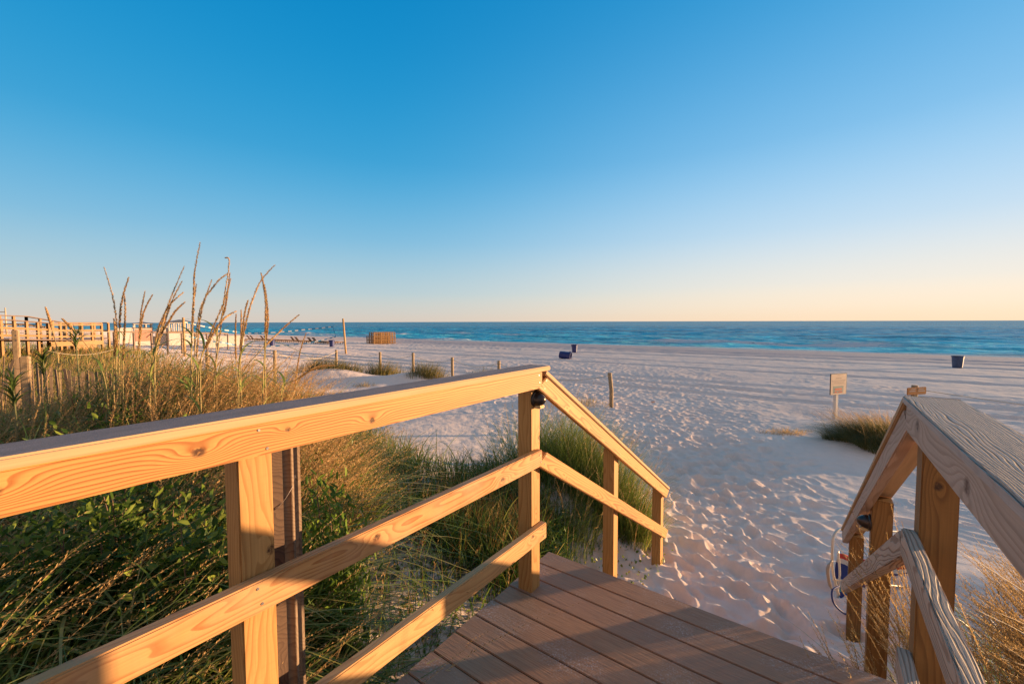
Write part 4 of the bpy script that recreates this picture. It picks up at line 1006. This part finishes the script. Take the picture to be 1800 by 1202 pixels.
MB().lathe([(.0003, 0), (.022, 0)], 12, Matrix.Translation((0, yy-.0012, zt-.04)) @ Matrix.Rotation(math.pi/2, 4, 'X')).box((-.004, yy-.0014, zt-.12), (.004, yy-.0008, zt-.05)).build('emblem', M_black, og)
MB().box((-.04, -.03, -.3), (.04, .04, zt-.02), None, .004).build('post', M_oldpost2, og)

# loungers
M_lw = wood('lounger_wood', (.24, .135, .065), (.13, .065, .03), freq=60, rough=.7)
def lounger(up):
    o = empty('sun_lounger', (0, 0, 0))
    b = MB()
    for i in range(11 if up else 17): b.box((-.30, .02+i*.115, .33), (.30, .11+i*.115, .355))
    b.build('seat_slats', M_lw, o)
    MB().box((-.33, 0, .25), (-.29, 1.95, .33)).box((.29, 0, .25), (.33, 1.95, .33)).box((-.29, 0, .25), (.29, .04, .33)).box((-.29, 1.91, .25), (.29, 1.95, .33)).build('frame', M_lw, o)
    for sx in (-1, 1):
        for yy in (.15, 1.8): MB().box((sx*.29-.035, yy-.035, 0), (sx*.29+.035, yy+.035, .25)).build('leg', M_lw, o)
    M = Matrix.Translation((0, 1.3, .36)) @ Matrix.Rotation(R(52 if up else 4), 4, 'X')
    b = MB()
    if up:
        for i in range(6): b.box((-.29, i*.12, 0), (.29, i*.12+.09, .025), M)
        b.box((-.30, 0, -.03), (-.26, .72, 0), M).box((.26, 0, -.03), (.30, .72, 0), M); b.build('backrest', M_lw, o)
    return o
lu, lf = lounger(True), lounger(False); used = {}
ORD = 'first second third fourth fifth sixth seventh eighth ninth tenth eleventh twelfth thirteenth fourteenth fifteenth sixteenth seventeenth eighteenth nineteenth twentieth twenty-first last'.split()
A0 = px3(453, 600, 74); A1 = px3(602, 600, 60.5); nL = 22
for i in range(nL):
    t = i/(nL-1); q = A0.lerp(A1, t); px = 453+149*t
    up = i in (0, 1, 4, 5, 12, 13, 16, 17)
    src = lu if up else lf
    o = src if src not in used else copy_tree(src); used[src] = 1
    o.location = (q.x, q.y, gz(q.x, q.y)); o.rotation_euler.z = R(180-33+random.uniform(-3, 3))
    tag(o, ('brown lounger with raised backrest, ' if up else 'brown lounger lying flat, ')+ORD[i]+' from the left in the long row', 'lounger', 'loungers in the long row by the water')
for j, (px, Y) in enumerate([(388, 88), (396, 87), (405, 62), (412, 84), (433, 66)]):
    x, y, z = at(px, Y); o = copy_tree(lf if j in (2, 4) else lu); o.location = (x, y, z); o.rotation_euler.z = R(147)
    tag(o, 'brown lounger set apart left of the long row, '+ORD[j]+' from the left', 'lounger', 'separate loungers left of the row')

# stacked wooden frames
M_fr = wood('frame_pine', (.34, .19, .07), (.22, .10, .03), freq=70)
def wframe():
    o = empty('wooden_crate', (0, 0, 0)); a, h = 1.02, .56
    for x in (0, a):
        for y in (0, a): MB().box((x-.05, y-.05, 0), (x+.05, y+.05, h)).build('corner_post', M_fr, o)
    b = MB()
    for z in (.03, h-.05):
        for y in (0, a): b.box((.04, y-.03, z-.03), (a-.04, y+.03, z+.05))
        for x in (0, a): b.box((x-.03, .04, z-.03), (x+.03, a-.04, z+.05))
    for y in (0, a): b.box((.04, y-.02, h*.42), (a-.04, y+.02, h*.42+.10))
    for x in (0, a): b.box((x-.02, .04, h*.42), (x+.02, a-.04, h*.42+.10))
    b.build('rails', M_fr, o); b = MB()
    for i in range(3): b.box((.06, .10+i*.36, h-.02), (a-.06, .22+i*.36, h))
    b.build('slats', M_fr, o); return o
wf = wframe(); x0, y0, z0 = at(661, 61.5); first = True; rz = R(38)
for zi in range(3):
    for xi in range(3):
        for yi in range(3):
            if zi == 2 and xi == 0 and yi == 2: continue
            o = wf if first else copy_tree(wf); first = False
            dx, dy = xi*1.09+random.uniform(-.03, .03)-.3, yi*1.09-.1
            o.location = (x0+dx*math.cos(rz)-dy*math.sin(rz), y0+dx*math.sin(rz)+dy*math.cos(rz), z0+zi*.573); o.rotation_euler.z = rz+random.uniform(-.02, .02)
            tag(o, 'open wooden crate, %s layer, %s column, %s row of the big pile' % (('bottom', 'middle', 'top')[zi], ('left', 'middle', 'right')[xi], ('front', 'middle', 'back')[yi]), 'crate', 'open wooden crates stacked in one pile')

# volleyball net
M_pole = plain('pole_timber', (.42, .26, .11), .7); M_tape_b = plain('net_tape_blue', (.02, .22, .42), .6); M_tape_w = plain('net_tape_white', (.7, .66, .6), .6)
x, y, z = at(608, 38.5); t = px3(603, 560, 38.5)
net = empty('volleyball_net', (0, 0, 0), 0, 'sagging blue and white volleyball net between two timber poles', 'net')
tag(MB().tube([(x, y, z-.3), (t.x, t.y, t.z)], .085, 12).build('net_pole', M_pole, None, True), 'leaning timber pole left of the stacked wooden frames', 'pole')
x, y, z = at(324, 33); t = px3(322, 558, 33)
tag(MB().tube([(x, y, z-.3), (t.x, t.y, t.z)], .085, 12).build('net_pole', M_pole, None, True), 'timber pole rising behind the tall seed heads', 'pole')
def tape(pts, w, name='tape', dash=True):
    P = catmull([px3(*q) for q in pts], 10); bb, ww = MB(), MB()
    for i in range(len(P)-1): (bb if (not dash or (i//2) % 2 == 0) else ww).bar(P[i], P[i+1], .012, w)
    bb.build('blue_tape', M_tape_b, net)
    if dash: ww.build('white_tape', M_tape_w, net)
tape([(585, 574, 38.3), (560, 577, 38), (530, 580, 37.5), (500, 583, 37), (460, 585.5, 36.4), (430, 585, 36), (395, 580, 35), (360, 574, 34), (325, 566, 33.1)], .10)
tape([(590, 592, 38.3), (570, 597, 38), (540, 603, 37.5), (500, 607, 37), (460, 609, 36.4), (420, 607, 36), (390, 602, 35), (365, 599, 34.4), (345, 594, 33.6), (325, 590, 33.1)], .10)
tape([(585, 574, 38.3), (588, 584, 38.3), (590, 592, 38.3)], .05, dash=False)
MB().tube([px3(585, 574, 38.3), px3(603, 566, 38.5)], .006, 5).tube([px3(590, 592, 38.3), px3(606, 598, 38.5)], .006, 5).build('tie_rope', M_rope, net)

# rental huts, box and distant boardwalk
M_hroof = plain('hut_roof', (.15, .15, .17), .8, .3, 6); M_pink = plain('hut_panel', (.55, .25, .17), .6); M_tan = plain('tan_panel', (.50, .36, .22), .7)
def hut(px, Y, w, d, label, base, roofz, eave, panel, nposts):
    x, y, z = at(px, Y); o = empty('beach_hut', (x, y, z), .8, label, 'hut')
    MB().box((-w/2, -d/2, 0), (w/2, d/2, base)).build('base', M_white, o)
    MB().box((-w/2-.06, -d/2-.06, base), (w/2+.06, d/2+.06, base+.08)).build('deck_ledge', M_lw, o)
    for i in range(nposts):
        xx = -w/2+.08+(w-.16)*i/(nposts-1)
        for sy in (-1, 1): MB().box((xx-.06, sy*(d/2-.1)-.05, base+.08), (xx+.06, sy*(d/2-.1)+.05, eave)).build('post', M_white, o)
    MB().box((-w/2-.05, -d/2-.05, eave), (w/2+.05, d/2+.05, eave+.10)).build('eave_beam', M_white, o)
    if panel: MB().box((-w/2+.1, -d/2-.03, base*.25), (w/2-.1, -d/2-.005, base*.95)).build('panel', M_pink, o)
    b = MB(); e = .35; zz = eave+.1
    c = [(-w/2-e, -d/2-e, zz), (w/2+e, -d/2-e, zz), (w/2+e, d/2+e, zz), (-w/2-e, d/2+e, zz)]; m = [(-w/5, -d/5, roofz-.12), (w/5, -d/5, roofz-.12), (w/5, d/5, roofz-.12), (-w/5, d/5, roofz-.12)]
    for i in range(4): b.face([c[i], c[(i+1) % 4], m[(i+1) % 4], m[i]]); b.face([m[i], m[(i+1) % 4], (0, 0, roofz)])
    b.face(c[::-1]); b.build('roof', M_hroof, o)
    return o
def zrel(px, py, Y): x, y, z = at(px, Y); return px3(px, py, Y).z-z
hut(252, 52, 1.75, 1.7, 'small white hut with a low grey roof and pink front', zrel(252, 577, 52), zrel(252, 565.2, 52), zrel(252, 570, 52), True, 4)
hut(317, 54, 2.5, 2.2, 'larger white open hut with a domed grey roof', zrel(317, 583, 54), zrel(317, 561.5, 54), zrel(317, 568, 54), False, 6)
x, y, z = at(226, 58); o = empty('beach_box', (x, y, z), .8, 'low white storage box left of the small hut', 'box')
MB().box((-1.2, -.6, 0), (1.2, .6, zrel(226, 578, 58)), None, .03).build('body', M_white, o); MB().box((-1.25, -.65, zrel(226, 578, 58)), (1.25, .65, zrel(226, 576, 58)), None, .02).build('lid', M_white, o)
x, y, z = at(282, 53); h = zrel(282, 576, 53); o = empty('beach_box', (x, y, z), .8, 'tall cream kiosk body with a sloping tan side between the huts', 'kiosk')
MB().box((-.2, -.6, 0), (1.1, .6, h), None, .03).build('body', M_white, o); MB().bar((-1.3, -.62, h*.45), (-.2, -.62, h*.98), .05, .25, (0, 1, 0)).box((-1.3, -.58, 0), (-.22, .58, h*.5)).build('side_panel', M_tan, o)
x, y, z = at(397, 51); h = zrel(397, 590.5, 51); o = empty('beach_box', (x, y, z), .75, 'long cream box at the left of the loungers', 'box')
MB().box((-1.75, -.6, 0), (1.8, .6, h), None, .03).build('body', M_white, o); MB().box((-1.8, -.66, h), (1.85, .66, h+.05), None, .015).build('lid', M_white, o)
x, y, z = at(378, 48); o = empty('beach_box', (x, y, z), .75, 'lower cream box in front of the long one', 'box'); h = zrel(378, 599, 48)
MB().box((-.7, -.4, 0), (.75, .4, h), None, .02).build('body', M_white, o); MB().box((-.72, -.42, h), (.77, .42, h+.03), None, .01).build('lid', M_white, o)

M_bw = wood('boardwalk_pine', (.37, .22, .09), (.24, .12, .04), freq=60); M_bwg = wood('boardwalk_grey', (.25, .17, .12), (.15, .10, .07), freq=60)
bw = empty('boardwalk', (0, 0, 0), 0, 'distant pine boardwalk with railed ramp and landing at the far left', 'boardwalk')
def brail(A, B, n, ht, lows, mat=M_bw, capm=None, ground_posts=True):
    A, B = Vector(A), Vector(B)
    for i in range(n):
        p = A.lerp(B, i/(n-1)); z = min(gz(p.x, p.y), p.z-ht-.1)
        MB().box((p.x-.05, p.y-.05, z-.1), (p.x+.05, p.y+.05, p.z)).build('post', mat, bw)
    d = Vector((0, 0, 1))
    MB().bar(A+d*.03, B+d*.03, .16, .05).build('top_rail', capm or mat, bw)
    for q in lows: MB().bar(A-d*q-Vector((-.06, .07, 0)), B-d*q-Vector((-.06, .07, 0)), .04, .10).build('rail', mat, bw)
l0, l1 = px3(85, 568.5, 24), px3(178, 568.5, 26.6)
brail(l0, l1, 6, 1.1, (.08, .42, .78))
fo_ = Vector((.12, -.04, 0))
MB().bar(l0+fo_-Vector((0, 0, 1.2)), l1+fo_-Vector((0, 0, 1.2)), .04, .26).build('fascia', M_bw, bw)
MB().bar(l0.lerp(l1, .4)+fo_-Vector((0, 0, 1.55)), l0.lerp(l1, .85)+fo_-Vector((0, 0, 1.55)), .04, .40).build('fascia', M_bw, bw)
b2 = px3(115, 568, 28); b3 = px3(190, 568, 28)
brail(b2, b3, 4, 1.1, (.5,))
MB().face([l0-Vector((0, 0, 1.04)), l1-Vector((0, 0, 1.04)), b3-Vector((0, 0, 1.04)), b2-Vector((0, 0, 1.04))]).build('decking', M_bwg, bw).modifiers.new('t', 'SOLIDIFY').thickness = .05
r0 = px3(-90, 556, 16.5); brail(r0, l0+Vector((-.05, 0, 0)), 8, 1.1, (.36, .72), M_bw, M_bwg)
r1 = px3(-60, 553, 20); r2 = px3(46, 557, 24.5); r3 = px3(112, 568, 27.8)
brail(r1, r2, 5, 1.1, (.45,), M_bw, M_bwg); brail(r2, r3, 4, 1.1, (.45,), M_bw, M_bwg)
d1 = Vector((0, 0, -1.08)); MB().bar((r0+r1)/2+d1, (l0+b2)/2+d1, 3.0, .06).build('decking', M_bwg, bw)
c1 = px3(200, 575+8, 30); c2 = px3(400, 586, 44)
hf = empty('low_handrail', (0, 0, 0), 0, 'long thin dark rail running behind the tall seed heads', 'handrail')
for i in range(9):
    p_ = c1.lerp(c2, i/8); MB().box((p_.x-.05, p_.y-.05, gz(p_.x, p_.y)-.1), (p_.x+.05, p_.y+.05, p_.z)).build('post', M_bwg, hf)
MB().bar(c1, c2, .10, .12).build('rail', M_bwg, hf)
# utility mast
m0 = px3(9, 541, 60); mo = empty('utility_mast', (m0.x, m0.y, gz(m0.x, m0.y)), 0, 'thin pale mast with a crossarm on the horizon at the far left', 'mast')
MB().tube([(0, 0, 0), (0, 0, m0.z-gz(m0.x, m0.y))], .10, 8, .07).build('pole', M_tan, mo, True); MB().box((-.9, -.04, m0.z-gz(m0.x, m0.y)-.65), (.05, .04, m0.z-gz(m0.x, m0.y)-.55)).build('crossarm', M_tan, mo)

# folded beach chair by the right stair posts
M_tube = plain('chair_tube', (.62, .56, .46), .35, metal=.2); M_navy = plain('chair_navy', (.02, .035, .16), .6); M_arm = plain('chair_arm', (.42, .33, .24), .6)
ch0 = at(1520, 3.6); ch = empty('beach_chair', ch0, 0, 'toppled folding beach chair with red white and navy fabric behind the right stair posts', 'chair'); CO = Vector(ch0)
def cp(px, py, Y): return px3(px, py, Y)-CO
MB().tube(catmull([cp(1600, 936, 3.9), cp(1510, 930, 3.75), cp(1480, 928, 3.7), cp(1466, 940, 3.65), cp(1463, 965, 3.62), cp(1464, 1005, 3.6), cp(1474, 1045, 3.55)], 6), .011, 8).build('frame_tube', M_tube, ch, True)
MB().tube(catmull([cp(1473, 968, 3.8), cp(1476, 1010, 3.75), cp(1472, 1052, 3.7)], 5), .009, 8).tube([cp(1464, 1018, 3.6), cp(1600, 1032, 3.75)], .009, 8).build('cross_tube', M_tube, ch, True)
MB().tube(catmull([cp(1462, 985, 3.58), cp(1455, 1000, 3.55), cp(1458, 1025, 3.53), cp(1464, 1038, 3.52)], 5), [.008]*3+[.014]*9+[.008]*4, 6).build('armrest', M_arm, ch, True)
MB().tube(catmull([cp(1475, 1030, 3.55), cp(1463, 1038, 3.5), cp(1466, 1060, 3.45), cp(1485, 1078, 3.42), cp(1510, 1082, 3.42)], 6), .008, 7).build('blue_tube', M_navy, ch, True)
t = NT('striped_fabric'); uvs = t.attr('rnd')
t.fin(t.ramp(t.math('MULTIPLY_ADD', t.noise(t.obj(), 9, 2), .05, uvs), [(0, (.5, .04, .03)), (.13, (.62, .57, .52)), (.22, (.02, .035, .17)), (.55, (.62, .57, .52)), (.64, (.05, .3, .33)), (.70, (.02, .035, .17)), (.86, (.62, .57, .52)), (.93, (.5, .04, .03))], 'CONSTANT'), .8)
def cloth(name, a, b, c, d, n=14, m=14):
    V, A = [], []
    for i in range(n+1):
        for j in range(m+1):
            s, q = i/n, j/m; p_ = (a.lerp(b, q)).lerp(d.lerp(c, q), s); p_ = p_+Vector((0, .09*math.sin(math.pi*s), -.04*math.sin(math.pi*q)+.008*math.sin(q*23+s*5)))
            V.append(p_); A.append(s)
    F = [(i*(m+1)+j, i*(m+1)+j+1, (i+1)*(m+1)+j+1, (i+1)*(m+1)+j) for i in range(n) for j in range(m)]
    o = vobj(name, np.array([list(v) for v in V]), np.array(F), np.array(A), t.m, ch); md = o.modifiers.new('thick', 'SOLIDIFY'); md.thickness = .003
cloth('fabric', cp(1474, 972, 3.8), cp(1625, 990, 3.95), cp(1640, 1105, 3.7), cp(1490, 1086, 3.55))

# bits lying on the sand
tag(MB().box((-.06, -.03, 0), (.07, .03, .018), Matrix.Translation((px3(1148, 690, 14).x, 14, gz(px3(1148, 690, 14).x, 14)+.02)) @ Matrix.Rotation(.4, 4, 'Z'), .006).build('driftwood', M_or, None), 'small orange scrap lying on the trodden sand', 'scrap')
